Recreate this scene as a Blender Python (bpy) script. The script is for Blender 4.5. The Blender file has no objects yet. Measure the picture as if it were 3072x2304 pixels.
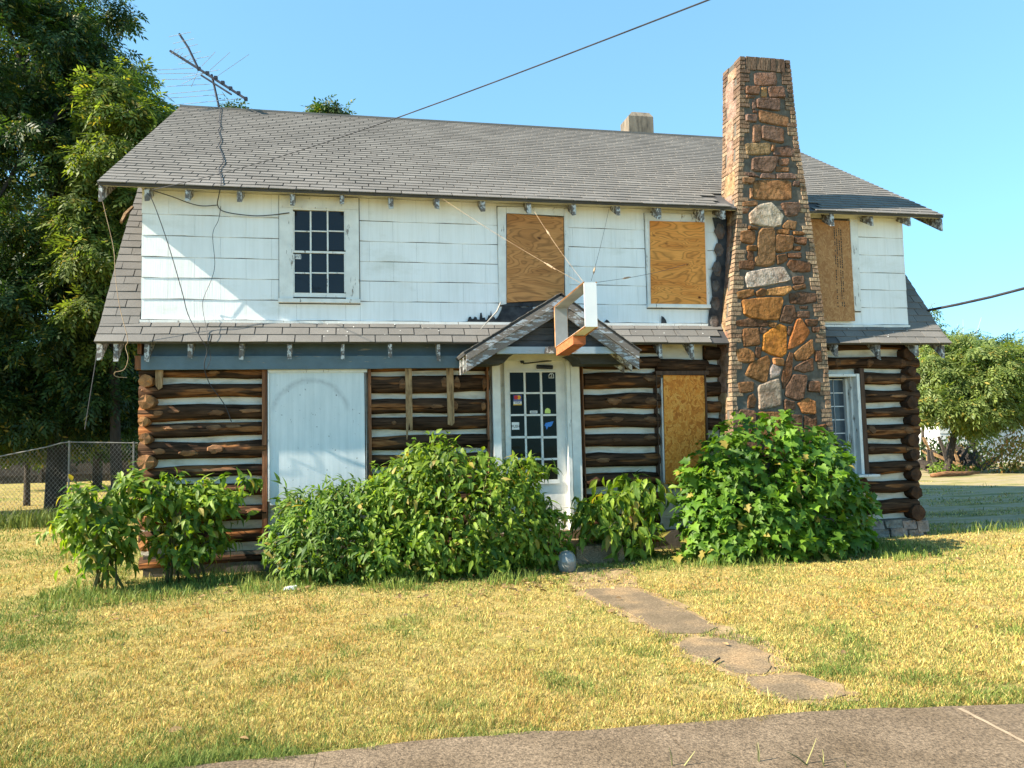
import bpy, math, random
import numpy as np
from mathutils import Vector, Matrix, Euler
random.seed(7); RNG = np.random.default_rng(7)
R = math.radians
scene = bpy.context.scene
COL = scene.collection

# ------------------------------------------------------------------ camera, sky, sun, exposure
CAM = np.array([0.0, -10.4, 1.6])
FPX = 2320.665                                   # focal length in pixels of the 3072 px wide photograph
def _n(v): return v / np.linalg.norm(v)
_xc = _n(np.array([8194, 74, -1671.0])); _zc = np.array([-566, 24000, -1671.0]); _zc = _n(_zc - _xc * (_zc @ _xc)); _yc = np.cross(_zc, _xc)
ROT = np.column_stack([_xc, _yc, _zc]).T         # camera -> world
cd = bpy.data.cameras.new('camera'); cam = bpy.data.objects.new('camera', cd); COL.objects.link(cam)
cd.sensor_width = 36.0; cd.lens = 36.0 * FPX / 3072.0; cd.clip_start = 0.05; cd.clip_end = 3000
cam.matrix_world = Matrix.Translation(CAM.tolist()) @ Matrix(ROT.tolist()).to_4x4()
scene.camera = cam

SUN_TO = Vector((-7.6, -1.0, 5.6)).normalized()  # direction towards the sun
sun_el = math.asin(SUN_TO.z); sun_az = math.atan2(SUN_TO.x, SUN_TO.y)   # azimuth clockwise from +Y
w = bpy.data.worlds.new('World'); scene.world = w; w.use_nodes = True
nt = w.node_tree; nt.nodes.clear()
wo = nt.nodes.new('ShaderNodeOutputWorld'); bg = nt.nodes.new('ShaderNodeBackground'); sk = nt.nodes.new('ShaderNodeTexSky')
sk.sky_type = 'NISHITA'; sk.sun_disc = False; sk.sun_elevation = sun_el; sk.sun_rotation = sun_az
sk.altitude = 0; sk.air_density = 0.5; sk.dust_density = 0.0; sk.ozone_density = 8.0
bg.inputs['Strength'].default_value = 0.15
gm_ = nt.nodes.new('ShaderNodeGamma'); gm_.inputs[1].default_value = 0.5          # the phone's flattened sky contrast, the same over the whole dome
tn_ = nt.nodes.new('ShaderNodeMix'); tn_.data_type = 'RGBA'; tn_.blend_type = 'MULTIPLY'; tn_.inputs[0].default_value = 1.0; tn_.inputs[7].default_value = (0.68, 1.0, 1.0, 1)
nt.links.new(sk.outputs[0], gm_.inputs[0]); nt.links.new(gm_.outputs[0], tn_.inputs[6]); nt.links.new(tn_.outputs[2], bg.inputs[0]); nt.links.new(bg.outputs[0], wo.inputs[0])
sl = bpy.data.lights.new('sun', 'SUN'); sl.energy = 3.0; sl.angle = R(0.5); sl.color = (1.0, 0.90, 0.74)
so = bpy.data.objects.new('sun', sl); COL.objects.link(so); so.rotation_euler = SUN_TO.to_track_quat('Z', 'Y').to_euler(); so.location = (-30, -5, 30)
vs = scene.view_settings; vs.view_transform = 'Standard'; vs.look = 'None'; vs.gamma = 1.0; vs.use_curve_mapping = False
vs.exposure = 2.35
scene.render.engine = 'CYCLES'
scene.cycles.max_bounces = 6; scene.cycles.diffuse_bounces = 3; scene.cycles.transparent_max_bounces = 12

# ------------------------------------------------------------------ measuring: a picture point and a plane give a place in the world
def ray(u, v): return ROT @ np.array([u - 1536.0, -(v - 1152.0), -FPX])
def P(u, v, Y=0.0):
    d = ray(u, v); return Vector((CAM + d * ((Y - CAM[1]) / d[1])).tolist())
def PG(u, v, Z=0.0):
    d = ray(u, v); return Vector((CAM + d * ((Z - CAM[2]) / d[2])).tolist())
def crop(x0, y0, s): return lambda x, y: (x0 + x * s, y0 + y * s)
k1 = crop(0, 0, .42194); k2 = crop(250, 450, .42194); k3 = crop(1050, 500, .42194); k4 = crop(1900, 100, .36157); k5 = crop(2050, 600, .42194)
k6 = crop(2350, 800, .54245); k7 = crop(0, 950, .48232); k8 = crop(700, 950, .48232)
g1 = crop(1350, 850, .48222); g2 = crop(1600, 1500, .48473); g5 = crop(1480, 1050, .27125); g6 = crop(1350, 820, .27125)
g7 = crop(2100, 150, .30143); g8 = crop(2100, 650, .39177); kd = crop(0, 0, 3072 / 2212)
def PD(x, y, Y=0.0): return P(*kd(x, y), Y)

# ------------------------------------------------------------------ materials
def new_mat(name):
    m = bpy.data.materials.new(name); m.use_nodes = True
    n = m.node_tree; b = n.nodes['Principled BSDF']; return m, n, b
class NB:
    def __init__(s, n): s.n = n
    def node(s, t, **kw):
        x = s.n.nodes.new(t)
        for k, v in kw.items(): setattr(x, k, v)
        return x
    def link(s, a, b): s.n.links.new(a, b)
    def pos(s, scale=(1, 1, 1), obj=False):
        if obj: c = s.node('ShaderNodeTexCoord').outputs['Object']
        else: c = s.node('ShaderNodeNewGeometry').outputs['Position']
        m = s.node('ShaderNodeMapping'); m.inputs['Scale'].default_value = scale
        s.link(c, m.inputs['Vector']); return m.outputs[0]
    def noise(s, vec, scale=5, detail=4, rough=.55, dist=0):
        t = s.node('ShaderNodeTexNoise'); t.inputs['Scale'].default_value = scale; t.inputs['Detail'].default_value = detail
        t.inputs['Roughness'].default_value = rough; t.inputs['Distortion'].default_value = dist
        s.link(vec, t.inputs['Vector']); return t.outputs['Fac']
    def ramp(s, fac, stops, interp='LINEAR'):
        r = s.node('ShaderNodeValToRGB'); e = r.color_ramp.elements; r.color_ramp.interpolation = interp
        while len(e) < len(stops): e.new(.5)
        for i, (p, c) in enumerate(stops):
            e[i].position = p; e[i].color = (c, c, c, 1) if isinstance(c, (int, float)) else (*c, 1)
        s.link(fac, r.inputs[0]); return r.outputs[0]
    def mix(s, fac, a, b, mode='MIX'):
        m = s.node('ShaderNodeMix', data_type='RGBA', blend_type=mode)
        for sock, v in ((m.inputs[0], fac), (m.inputs[6], a), (m.inputs[7], b)):
            if isinstance(v, (int, float)): sock.default_value = v
            elif isinstance(v, tuple): sock.default_value = (*v, 1)
            else: s.link(v, sock)
        return m.outputs[2]
    def math(s, op, a, b=0.0, clamp=False):
        m = s.node('ShaderNodeMath', operation=op, use_clamp=clamp)
        for i, v in enumerate((a, b)):
            if isinstance(v, (int, float)): m.inputs[i].default_value = v
            else: s.link(v, m.inputs[i])
        return m.outputs[0]
    def rnd(s):
        a = s.node('ShaderNodeObjectInfo').outputs['Random']; b = s.node('ShaderNodeNewGeometry').outputs['Random Per Island']
        return s.math('FRACT', s.math('ADD', a, b))
    def bump(s, b, h, strength=.4, dist=.01):
        x = s.node('ShaderNodeBump'); x.inputs['Strength'].default_value = strength; x.inputs['Distance'].default_value = dist
        s.link(h, x.inputs['Height']); s.link(x.outputs[0], b.inputs['Normal'])

def mat_noise(name, stops, scale=5, stretch=(1, 1, 1), rough=.8, bump=(40, .3, .01), var=0.0, detail=5, spec=.3, bstretch=None, fine=None):
    m, n, b = new_mat(name); q = NB(n)
    c = q.ramp(q.noise(q.pos(stretch), scale, detail), stops)
    if fine:
        c = q.mix(1.0, c, q.ramp(q.noise(q.pos(), fine[0], 3), [(.3, fine[1]), (.7, fine[2])]), 'MULTIPLY')
    if var: c = q.mix(1.0, c, q.ramp(q.rnd(), [(0, 1 - var), (1, 1 + var)]), 'MULTIPLY')
    q.link(c, b.inputs['Base Color']); b.inputs['Roughness'].default_value = rough; b.inputs['Specular IOR Level'].default_value = spec
    if bump: q.bump(b, q.noise(q.pos(bstretch or stretch), bump[0], 4), bump[1], bump[2])
    return m

M = {}
def siding():
    m, n, b = new_mat('white_siding'); q = NB(n)
    base = q.ramp(q.noise(q.pos((1, 1, 1)), 1.3, 5), [(.25, (.76, .76, .745)), (.6, (.84, .84, .83))])
    streak = q.ramp(q.noise(q.pos((14, 14, .7)), 1.6, 4), [(.35, (.86, .85, .82)), (.55, (1, 1, 1))])
    dirt = q.ramp(q.noise(q.pos((1, 1, 2.0)), 1.1, 6, .65), [(.56, (1, 1, 1)), (.75, (.83, .82, .77))])
    c = q.mix(1.0, q.mix(.35, base, streak, 'MULTIPLY'), dirt, 'MULTIPLY')
    c = q.mix(1.0, c, q.ramp(q.rnd(), [(0, .975), (1, 1.01)]), 'MULTIPLY')
    q.link(c, b.inputs['Base Color']); b.inputs['Roughness'].default_value = .75; b.inputs['Specular IOR Level'].default_value = .2
    q.bump(b, q.noise(q.pos((60, 60, .8)), 1.5, 2), .35, .006)
    return m
M['siding'] = siding()
def peeling(name, paint, wood, amount, stretch=(3, 3, 14), scale=2.2):
    m, n, b = new_mat(name); q = NB(n)
    v = q.pos(stretch)
    f = q.noise(v, scale, 8, .68)
    mask = q.ramp(f, [(amount, 0.0), (amount + .035, 1.0)])
    woodc = q.mix(q.noise(q.pos(tuple(4 * s for s in stretch)), 2, 4), tuple(.45 * x for x in wood), tuple(1.25 * x for x in wood))
    pc = q.mix(q.ramp(q.noise(q.pos(), 7, 4), [(.3, 0.0), (.7, 1.0)]), tuple(.82 * x for x in paint), paint)
    c = q.mix(mask, woodc, pc)
    q.link(c, b.inputs['Base Color']); b.inputs['Roughness'].default_value = .8; b.inputs['Specular IOR Level'].default_value = .25
    h = q.math('ADD', q.math('MULTIPLY', mask, 1.0), q.math('MULTIPLY', q.noise(q.pos(tuple(6 * s for s in stretch)), 2, 3), .6))
    q.bump(b, h, .5, .006)
    return m
M['casing'] = peeling('weathered_white_paint', (.78, .77, .73), (.30, .27, .24), .37, (5, 5, 1.2), 2.4)
M['door_paint'] = peeling('door_white_paint', (.78, .77, .72), (.35, .32, .27), .30, (4, 4, 1.0), 2.0)
M['tail'] = peeling('flaking_rafter_paint', (.56, .56, .54), (.17, .15, .135), .50, (7, 7, 7), 2.6)
M['barge'] = peeling('flaked_grey_board', (.42, .46, .50), (.20, .175, .155), .53, (3, 3, 11), 2.2)
M['blue'] = peeling('blue_grey_paint', (.125, .18, .215), (.42, .36, .28), .33, (1.2, 4, 9), 1.7)
M['blue_light'] = peeling('pale_blue_paint', (.34, .43, .50), (.30, .25, .20), .36, (1.2, 4, 9), 2.2)
M['soffit'] = mat_noise('cream_soffit', [(.3, (.55, .53, .46)), (.7, (.72, .70, .63))], 4, (1, 3, 3), .8)
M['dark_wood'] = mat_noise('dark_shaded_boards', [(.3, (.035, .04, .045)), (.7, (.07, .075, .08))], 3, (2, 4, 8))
M['shingle'] = mat_noise('asphalt_shingle', [(.25, (.140, .131, .120)), (.75, (.190, .178, .163))], 1.4, (1, 1, 1), .95, (260, .5, .004), .11, 5, .15, None, (170, .72, 1.2))
M['felt'] = mat_noise('roof_felt', [(.3, (.05, .05, .052)), (.7, (.085, .082, .08))], 3, rough=.95)
M['tar'] = mat_noise('black_tar_paper', [(.35, (.012, .014, .018)), (.7, (.05, .055, .06))], 9, rough=.7)
def logs():
    m, n, b = new_mat('stained_log'); q = NB(n)
    off = q.node('ShaderNodeObjectInfo').outputs['Random']
    vm = q.node('ShaderNodeVectorMath', operation='ADD'); q.link(q.pos((1.3, 9, 9)), vm.inputs[0])
    cx = q.node('ShaderNodeCombineXYZ'); q.link(q.math('MULTIPLY', off, 37.0), cx.inputs[0]); q.link(cx.outputs[0], vm.inputs[1])
    dark = q.ramp(q.noise(vm.outputs[0], 2.2, 6), [(.3, (.027, .016, .010)), (.58, (.075, .042, .025)), (.78, (.15, .078, .038))])
    red = q.ramp(q.noise(vm.outputs[0], 5.0, 5), [(.3, (.12, .045, .018)), (.7, (.29, .13, .05))])
    patch = q.ramp(q.noise(vm.outputs[0], .95, 2.0, .4), [(.565, 0.0), (.60, 1.0)])
    c = q.mix(patch, dark, red)
    crack = q.ramp(q.noise(q.pos((1.0, 26, 26)), 1.6, 3), [(.36, .25), (.43, 1.0)])
    c = q.mix(1.0, c, crack, 'MULTIPLY')
    q.link(c, b.inputs['Base Color']); b.inputs['Roughness'].default_value = .95; b.inputs['Specular IOR Level'].default_value = .04
    q.bump(b, q.noise(q.pos((2.0, 26, 26)), 1.8, 5), .8, .016)
    return m
M['log'] = logs()
def endgrain():
    m, n, b = new_mat('log_end_grain'); q = NB(n)
    t = q.node('ShaderNodeTexWave', wave_type='RINGS', rings_direction='Y'); t.inputs['Scale'].default_value = 16; t.inputs['Distortion'].default_value = 2.0; t.inputs['Detail'].default_value = 2
    q.link(q.pos((1, 1, 1), True), t.inputs['Vector'])
    c = q.mix(q.math('MULTIPLY', t.outputs['Fac'], .35), (.50, .22, .07), (.24, .10, .035))
    c = q.mix(1.0, c, q.ramp(q.noise(q.pos(), 14, 5), [(.3, .45), (.7, 1.1)]), 'MULTIPLY')
    c = q.mix(1.0, c, q.ramp(q.rnd(), [(0, .55), (1, 1.1)]), 'MULTIPLY')
    q.link(c, b.inputs['Base Color']); b.inputs['Roughness'].default_value = .85
    q.bump(b, q.noise(q.pos(), 60, 4), .5, .01); return m
M['log_end'] = endgrain()
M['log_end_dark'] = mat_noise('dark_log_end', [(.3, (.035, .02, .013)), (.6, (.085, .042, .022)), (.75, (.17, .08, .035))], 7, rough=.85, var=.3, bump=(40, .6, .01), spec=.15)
M['chink'] = mat_noise('white_chinking', [(.3, (.50, .44, .34)), (.5, (.74, .68, .57)), (.8, (.80, .76, .67))], 3.5, (1, 1, 3), .9, (25, .4, .02), 0, 6)
M['post'] = mat_noise('red_brown_post', [(.3, (.09, .035, .015)), (.55, (.23, .095, .04)), (.75, (.33, .155, .07))], 3, (8, 8, 1), .75, (5, .5, .01))
M['post_dark'] = mat_noise('dark_brown_trim', [(.3, (.04, .022, .014)), (.7, (.11, .06, .035))], 3, (8, 8, 1), .75, (5, .5, .01))
M['strip_wood'] = mat_noise('bare_furring_wood', [(.3, (.10, .055, .022)), (.5, (.30, .185, .09)), (.75, (.44, .29, .15))], 3, (8, 8, 2), .8, (5, .5, .01))
def panelm():
    m, n, b = new_mat('painted_panel'); q = NB(n)
    c = q.ramp(q.noise(q.pos((2.5, 2.5, .9)), 2.2, 6, .6), [(.3, (.57, .625, .635)), (.7, (.69, .73, .735))])
    streak = q.ramp(q.noise(q.pos((22, 22, .8)), 1.4, 4), [(.3, (.86, .88, .88)), (.6, (1, 1, 1))])
    c = q.mix(.8, c, streak, 'MULTIPLY')
    spots = q.ramp(q.noise(q.pos((1, 1, .6)), 26, 3, .6), [(.285, (.22, .24, .25)), (.315, (1, 1, 1))])
    c = q.mix(1.0, c, spots, 'MULTIPLY')
    g = q.node('ShaderNodeNewGeometry'); sx = q.node('ShaderNodeSeparateXYZ'); q.link(g.outputs['Position'], sx.inputs[0])
    a = P(*k8(480, 640), -.15)
    dx = q.math('MULTIPLY', q.math('SUBTRACT', sx.outputs[0], a.x), 1.0); dz = q.math('MULTIPLY', q.math('SUBTRACT', sx.outputs[2], a.z), .98)
    r = q.math('SQRT', q.math('ADD', q.math('MULTIPLY', dx, dx), q.math('MULTIPLY', dz, dz)))
    r = q.math('ADD', r, q.math('MULTIPLY', q.noise(q.pos(), 3, 3), .10))
    band = q.math('ABSOLUTE', q.math('SUBTRACT', r, .545))
    up = q.ramp(q.math('ADD', q.math('MULTIPLY', dz, 1.6), .5), [(.62, 0.0), (.8, 1.0)])
    f = q.math('MULTIPLY', q.ramp(band, [(.0, .55), (.05, 0.0)]), up)
    f = q.math('MULTIPLY', f, q.ramp(q.noise(q.pos(), 22, 4), [(.25, .3), (.7, 1.0)]))
    c = q.mix(f, c, (.24, .26, .27))
    q.link(c, b.inputs['Base Color']); b.inputs['Roughness'].default_value = .6
    q.bump(b, q.noise(q.pos((22, 22, 1)), 2, 3), .15, .004); return m
M['panel'] = panelm()
def plywood(name, dark, light, scale):
    m, n, b = new_mat(name); q = NB(n)
    f = q.noise(q.pos((1.0, 1.0, 3.6)), scale, 2.0, .5, .6)
    ln = q.math('FRACT', q.math('MULTIPLY', f, 17.0))
    lines = q.ramp(ln, [(0, .42), (.22, 1.0), (.72, 1.0), (1, .42)])
    broad = q.ramp(f, [(.3, dark), (.5, light), (.68, dark)])
    c = q.mix(.72, broad, lines, 'MULTIPLY')
    c = q.mix(.45, c, q.ramp(q.noise(q.pos((3, 3, 50)), 2, 4), [(.3, (.55, .5, .45)), (.6, (1, 1, 1))]), 'MULTIPLY')
    kn = q.ramp(q.noise(q.pos((1, 1, 1.4)), 4.2, 1), [(.245, (.12, .07, .04)), (.275, (1, 1, 1))])
    c = q.mix(1.0, c, kn, 'MULTIPLY')
    q.link(c, b.inputs['Base Color']); b.inputs['Roughness'].default_value = .7; b.inputs['Specular IOR Level'].default_value = .25
    return m
M['ply_brown'] = plywood('brown_plywood', (.38, .155, .045), (.54, .245, .08), 1.1)
M['ply_orange'] = plywood('orange_plywood', (.64, .225, .042), (.80, .335, .075), 1.35)
def osb(name, c0, c1, c2, along):
    m, n, b = new_mat(name); q = NB(n)
    t = q.node('ShaderNodeTexVoronoi'); t.inputs['Scale'].default_value = 9; t.inputs['Randomness'].default_value = 1
    v = q.node('ShaderNodeVectorMath', operation='ADD'); q.link(q.pos(along), v.inputs[0])
    nn = q.node('ShaderNodeTexNoise'); nn.inputs['Scale'].default_value = 7; q.link(q.pos(), nn.inputs['Vector']); q.link(nn.outputs['Color'], v.inputs[1])
    q.link(v.outputs[0], t.inputs['Vector'])
    sep = q.node('ShaderNodeSeparateColor'); q.link(t.outputs['Color'], sep.inputs[0])
    c = q.ramp(sep.outputs[0], [(0, c0), (.5, c1), (1, c2)])
    c = q.mix(.6, c, q.ramp(q.noise(q.pos(tuple(8 * s for s in along)), 6, 4), [(.3, .55), (.7, 1.1)]), 'MULTIPLY')
    q.link(c, b.inputs['Base Color']); b.inputs['Roughness'].default_value = .65; b.inputs['Specular IOR Level'].default_value = .25
    q.bump(b, sep.outputs[1], .25, .003); return m
M['osb_orange'] = osb('orange_strand_board', (.50, .14, .014), (.72, .25, .032), (.80, .36, .07), (2.6, 1, 1.0))
M['osb_tan'] = osb('tan_strand_board', (.34, .15, .052), (.43, .205, .075), (.51, .27, .11), (2.6, 1, 1.0))
M['ink'] = mat_noise('black_ink', [(.3, (.02, .018, .016)), (.7, (.05, .045, .04))], 10)
def glass(name, col, rough=.03, sp=.3):
    m, n, b = new_mat(name); q = NB(n)
    c = q.mix(q.noise(q.pos(), 3.0, 3), tuple(.6 * x for x in col), tuple(1.5 * x for x in col))
    q.link(c, b.inputs['Base Color']); b.inputs['Roughness'].default_value = rough; b.inputs['Specular IOR Level'].default_value = sp
    q.bump(b, q.noise(q.pos(), 3.5, 2), .12, .02); return m
M['glass'] = glass('dark_window_glass', (.012, .014, .018)); M['glass_grey'] = glass('grey_curtained_glass', (.06, .075, .09), .15)
M['door_glass'] = glass('door_glass', (.008, .012, .010), .06, .08)
def brickm():
    m, n, b = new_mat('tan_brick'); q = NB(n)
    c = q.ramp(q.rnd(), [(0, (.20, .125, .078)), (.35, (.27, .185, .12)), (.7, (.34, .25, .16)), (1, (.23, .15, .10))])
    g = q.node('ShaderNodeNewGeometry'); sx = q.node('ShaderNodeSeparateXYZ'); q.link(g.outputs['Position'], sx.inputs[0])
    weather = q.ramp(q.math('ADD', q.math('MULTIPLY', sx.outputs[2], .143), q.math('MULTIPLY', q.noise(q.pos(), 4, 3), .08)), [(.85, (1, 1, 1)), (1.02, (.50, .47, .50))])
    c = q.mix(1.0, c, weather, 'MULTIPLY')
    c = q.mix(1.0, c, q.ramp(q.noise(q.pos((5, 5, 1.4)), 14, 4), [(.33, .35), (.55, 1.05)]), 'MULTIPLY')
    q.link(c, b.inputs['Base Color']); b.inputs['Roughness'].default_value = .9; b.inputs['Specular IOR Level'].default_value = .15
    q.bump(b, q.noise(q.pos((5, 5, 1.6)), 16, 4), .9, .012); return m
M['brick'] = brickm()
def stonem():
    m, n, b = new_mat('field_stone'); q = NB(n)
    oc = q.mix(1.0, q.node('ShaderNodeObjectInfo').outputs['Color'], (.88, .84, .82), 'MULTIPLY')
    c = q.mix(1.0, oc, q.ramp(q.noise(q.pos(), 9, 7, .65), [(.28, .28), (.48, .9), (.75, 1.55)]), 'MULTIPLY')
    c = q.mix(q.ramp(q.noise(q.pos(), 3.2, 3), [(.48, 0.0), (.75, .40)]), c, (.27, .10, .032))
    q.link(c, b.inputs['Base Color']); b.inputs['Roughness'].default_value = .9; b.inputs['Specular IOR Level'].default_value = .15
    h = q.math('ADD', q.noise(q.pos(), 16, 6, .6), q.math('MULTIPLY', q.noise(q.pos(), 5, 3), 1.2))
    q.bump(b, h, 1.0, .05); return m
M['stone'] = stonem()
M['mortar'] = mat_noise('grey_mortar', [(.3, (.075, .066, .054)), (.7, (.135, .122, .10))], 12, rough=.95, bump=(90, .5, .01))
M['concrete'] = mat_noise('old_concrete', [(.3, (.115, .082, .05)), (.5, (.155, .113, .073)), (.72, (.20, .148, .098))], 1.8, (1, 1, 1), .9, (90, .8, .010), .06, 6, .2, None, (62, .45, 1.6))
M['slab'] = mat_noise('path_concrete', [(.3, (.13, .097, .058)), (.48, (.18, .132, .082)), (.6, (.26, .18, .10)), (.75, (.34, .22, .115))], 2.4, (1, 1, 1), .9, (90, .7, .008), 0, 6, .2, None, (70, .5, 1.5))
M['metal_white'] = mat_noise('white_sheet_metal', [(.3, (.70, .71, .71)), (.7, (.80, .80, .79))], 3, rough=.45, bump=None, spec=.4)
M['metal_grey'] = mat_noise('grey_galvanised', [(.3, (.28, .29, .30)), (.7, (.42, .43, .44))], 9, rough=.5)
M['metal_shade'] = mat_noise('bare_sheet_metal', [(.3, (.20, .20, .195)), (.7, (.33, .33, .32))], 3, rough=.5, bump=None)  # unpainted sheet metal, greyed further for the shade inside the sign frame
M['rust'] = mat_noise('rust_edge', [(.3, (.26, .10, .03)), (.7, (.55, .30, .13))], 12, rough=.8)
M['orange_wood'] = mat_noise('orange_painted_wood', [(.3, (.30, .085, .03)), (.7, (.50, .17, .065))], 6, (2, 2, 4), .7)
M['wire_dark'] = mat_noise('dark_cable', [(.3, (.02, .02, .022)), (.7, (.045, .045, .05))], 5, rough=.6)
M['wire_pale'] = mat_noise('weathered_pale_cable', [(.3, (.24, .22, .19)), (.7, (.40, .37, .32))], 5, rough=.6)
M['wire_copper'] = mat_noise('rusty_guy_wire', [(.3, (.20, .12, .07)), (.7, (.42, .30, .18))], 5, rough=.5)
M['antenna'] = mat_noise('dull_aluminium', [(.3, (.30, .32, .34)), (.7, (.50, .52, .54))], 8, rough=.35); M['antenna_dark'] = mat_noise('weathered_boom', [(.3, (.018, .022, .032)), (.7, (.045, .05, .065))], 8, rough=.6, spec=.15)

def leafm(name, a, b_, trans=.35, rough=.55):
    m = bpy.data.materials.new(name); m.use_nodes = True; n = m.node_tree; n.nodes.clear(); q = NB(n)
    out = q.node('ShaderNodeOutputMaterial'); p = q.node('ShaderNodeBsdfPrincipled'); t = q.node('ShaderNodeBsdfTranslucent'); mx = q.node('ShaderNodeMixShader')
    r_ = q.rnd(); c = q.mix(q.ramp(q.math('FRACT', q.math('MULTIPLY', r_, 7.0)), [(.955, 0.0), (.96, 1.0)]), q.mix(r_, a, b_), (.30, .24, .05))
    c = q.mix(1.0, c, q.ramp(q.noise(q.pos(), 1.2, 3), [(.3, .75), (.7, 1.2)]), 'MULTIPLY')
    q.link(c, p.inputs['Base Color']); p.inputs['Roughness'].default_value = rough; p.inputs['Specular IOR Level'].default_value = .35
    tc = q.mix(1.0, c, (1.7, 1.75, .55), 'MULTIPLY'); q.link(tc, t.inputs['Color'])
    mx.inputs[0].default_value = trans; q.link(p.outputs[0], mx.inputs[1]); q.link(t.outputs[0], mx.inputs[2]); q.link(mx.outputs[0], out.inputs[0]); return m
M['leaf_maple'] = leafm('lobed_leaf', (.04, .105, .010), (.155, .275, .025), .36)
M['leaf_mid'] = leafm('bright_leaf', (.042, .105, .009), (.235, .325, .036), .38)
M['leaf_narrow'] = leafm('narrow_leaf', (.04, .10, .014), (.18, .28, .042))
M['leaf_dark'] = leafm('dark_tree_leaf', (.014, .038, .011), (.062, .105, .022), .34)
M['leaf_light'] = leafm('light_tree_leaf', (.055, .09, .018), (.18, .225, .05), .42)
M['leaf_olive'] = leafm('olive_tree_leaf', (.075, .12, .03), (.235, .285, .085), .42)
M['leaf_red'] = leafm('reddening_leaf', (.12, .22, .04), (.42, .20, .07), .4)
M['bark'] = mat_noise('tree_bark', [(.3, (.028, .022, .017)), (.7, (.075, .06, .045))], 4, (6, 6, 1.2), .9, (14, .8, .03))
M['dry_stalk'] = mat_noise('dry_grass_stalk', [(.3, (.24, .22, .08)), (.7, (.36, .34, .15))], 6, rough=.8, bump=None)
M['stem'] = mat_noise('green_brown_stem', [(.3, (.06, .07, .025)), (.7, (.13, .12, .05))], 6, rough=.7)
M['fence_metal'] = mat_noise('dull_fence_metal', [(.3, (.15, .145, .13)), (.7, (.27, .26, .23))], 9, rough=.6)
M['fence_wood'] = mat_noise('old_fence_board', [(.3, (.035, .03, .026)), (.7, (.085, .07, .058))], 3, (8, 8, 1), .9)
M['red_brick'] = mat_noise('far_red_brick', [(.3, (.16, .06, .04)), (.7, (.24, .10, .065))], 6)
M['white_wall'] = mat_noise('white_outbuilding_paint', [(.3, (.62, .63, .62)), (.7, (.74, .74, .72))], 2)
M['globe'] = mat_noise('cloudy_glass', [(.3, (.17, .18, .17)), (.7, (.28, .29, .27))], 3, rough=.15, bump=None, spec=.6)

# ------------------------------------------------------------------ mesh building
WL = {}
def wloc(o): return WL.get(o.name, Vector((0, 0, 0))) if o else Vector((0, 0, 0))
def link(o, parent=None, world=Vector((0, 0, 0))):
    COL.objects.link(o); o.parent = parent; o.location = world - wloc(parent); WL[o.name] = Vector(world); return o
class MB:
    def __init__(s): s.v = []; s.f = []
    def add(s, vs_, fs): k = len(s.v); s.v += [tuple(x) for x in vs_]; s.f += [tuple(i + k for i in f) for f in fs]; return s
    def hexa(s, a):      # eight corners: bottom ring 0-3, top ring 4-7
        return s.add(a, [(3, 2, 1, 0), (4, 5, 6, 7), (0, 1, 5, 4), (1, 2, 6, 5), (2, 3, 7, 6), (3, 0, 4, 7)])
    def box(s, x0, x1, y0, y1, z0, z1):
        return s.hexa([(x0, y0, z0), (x1, y0, z0), (x1, y1, z0), (x0, y1, z0), (x0, y0, z1), (x1, y0, z1), (x1, y1, z1), (x0, y1, z1)])
    def plate(s, pts, y0, y1):   # outline in x, z given depth from y0 (front) to y1
        n = len(pts); a = [(p[0], y0, p[1]) for p in pts] + [(p[0], y1, p[1]) for p in pts]
        return s.add(a, [tuple(range(n)), tuple(range(2 * n - 1, n - 1, -1))] + [(i, n + i, n + (i + 1) % n, (i + 1) % n) for i in range(n)])
    def tube(s, pts, r, sides=6, caps=True):
        pts = [Vector(p) for p in pts]; n = len(pts); rr = r if isinstance(r, (list, tuple)) else [r] * n; k = len(s.v); up = None
        for i, p in enumerate(pts):
            d = (pts[min(i + 1, n - 1)] - pts[max(i - 1, 0)]).normalized()
            if up is None: up = Vector((0, 0, 1)) if abs(d.z) < .9 else Vector((1, 0, 0))
            a = d.cross(up); a = a.normalized() if a.length > 1e-6 else d.orthogonal().normalized(); b = a.cross(d).normalized(); up = b
            for j in range(sides):
                t = 2 * math.pi * j / sides; s.v.append(tuple(p + (a * math.cos(t) + b * math.sin(t)) * rr[i]))
        for i in range(n - 1):
            for j in range(sides):
                j2 = (j + 1) % sides; s.f.append((k + i * sides + j, k + i * sides + j2, k + (i + 1) * sides + j2, k + (i + 1) * sides + j))
        if caps: s.f.append(tuple(k + j for j in range(sides))[::-1]); s.f.append(tuple(k + (n - 1) * sides + j for j in range(sides)))
        return s
    def build(s, name, mat, parent=None, smooth=False, origin=None, kind=None):
        me = bpy.data.meshes.new(name); v = np.array(s.v, dtype=float)
        c = np.array(origin if origin is not None else (v.min(0) + v.max(0)) / 2); v = v - c
        me.from_pydata(v.tolist(), [], s.f); me.materials.append(mat)
        if smooth: me.polygons.foreach_set('use_smooth', [True] * len(me.polygons))
        me.update(); o = bpy.data.objects.new(name, me); link(o, parent, Vector(c.tolist()))
        if kind: o['kind'] = kind
        return o
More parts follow.
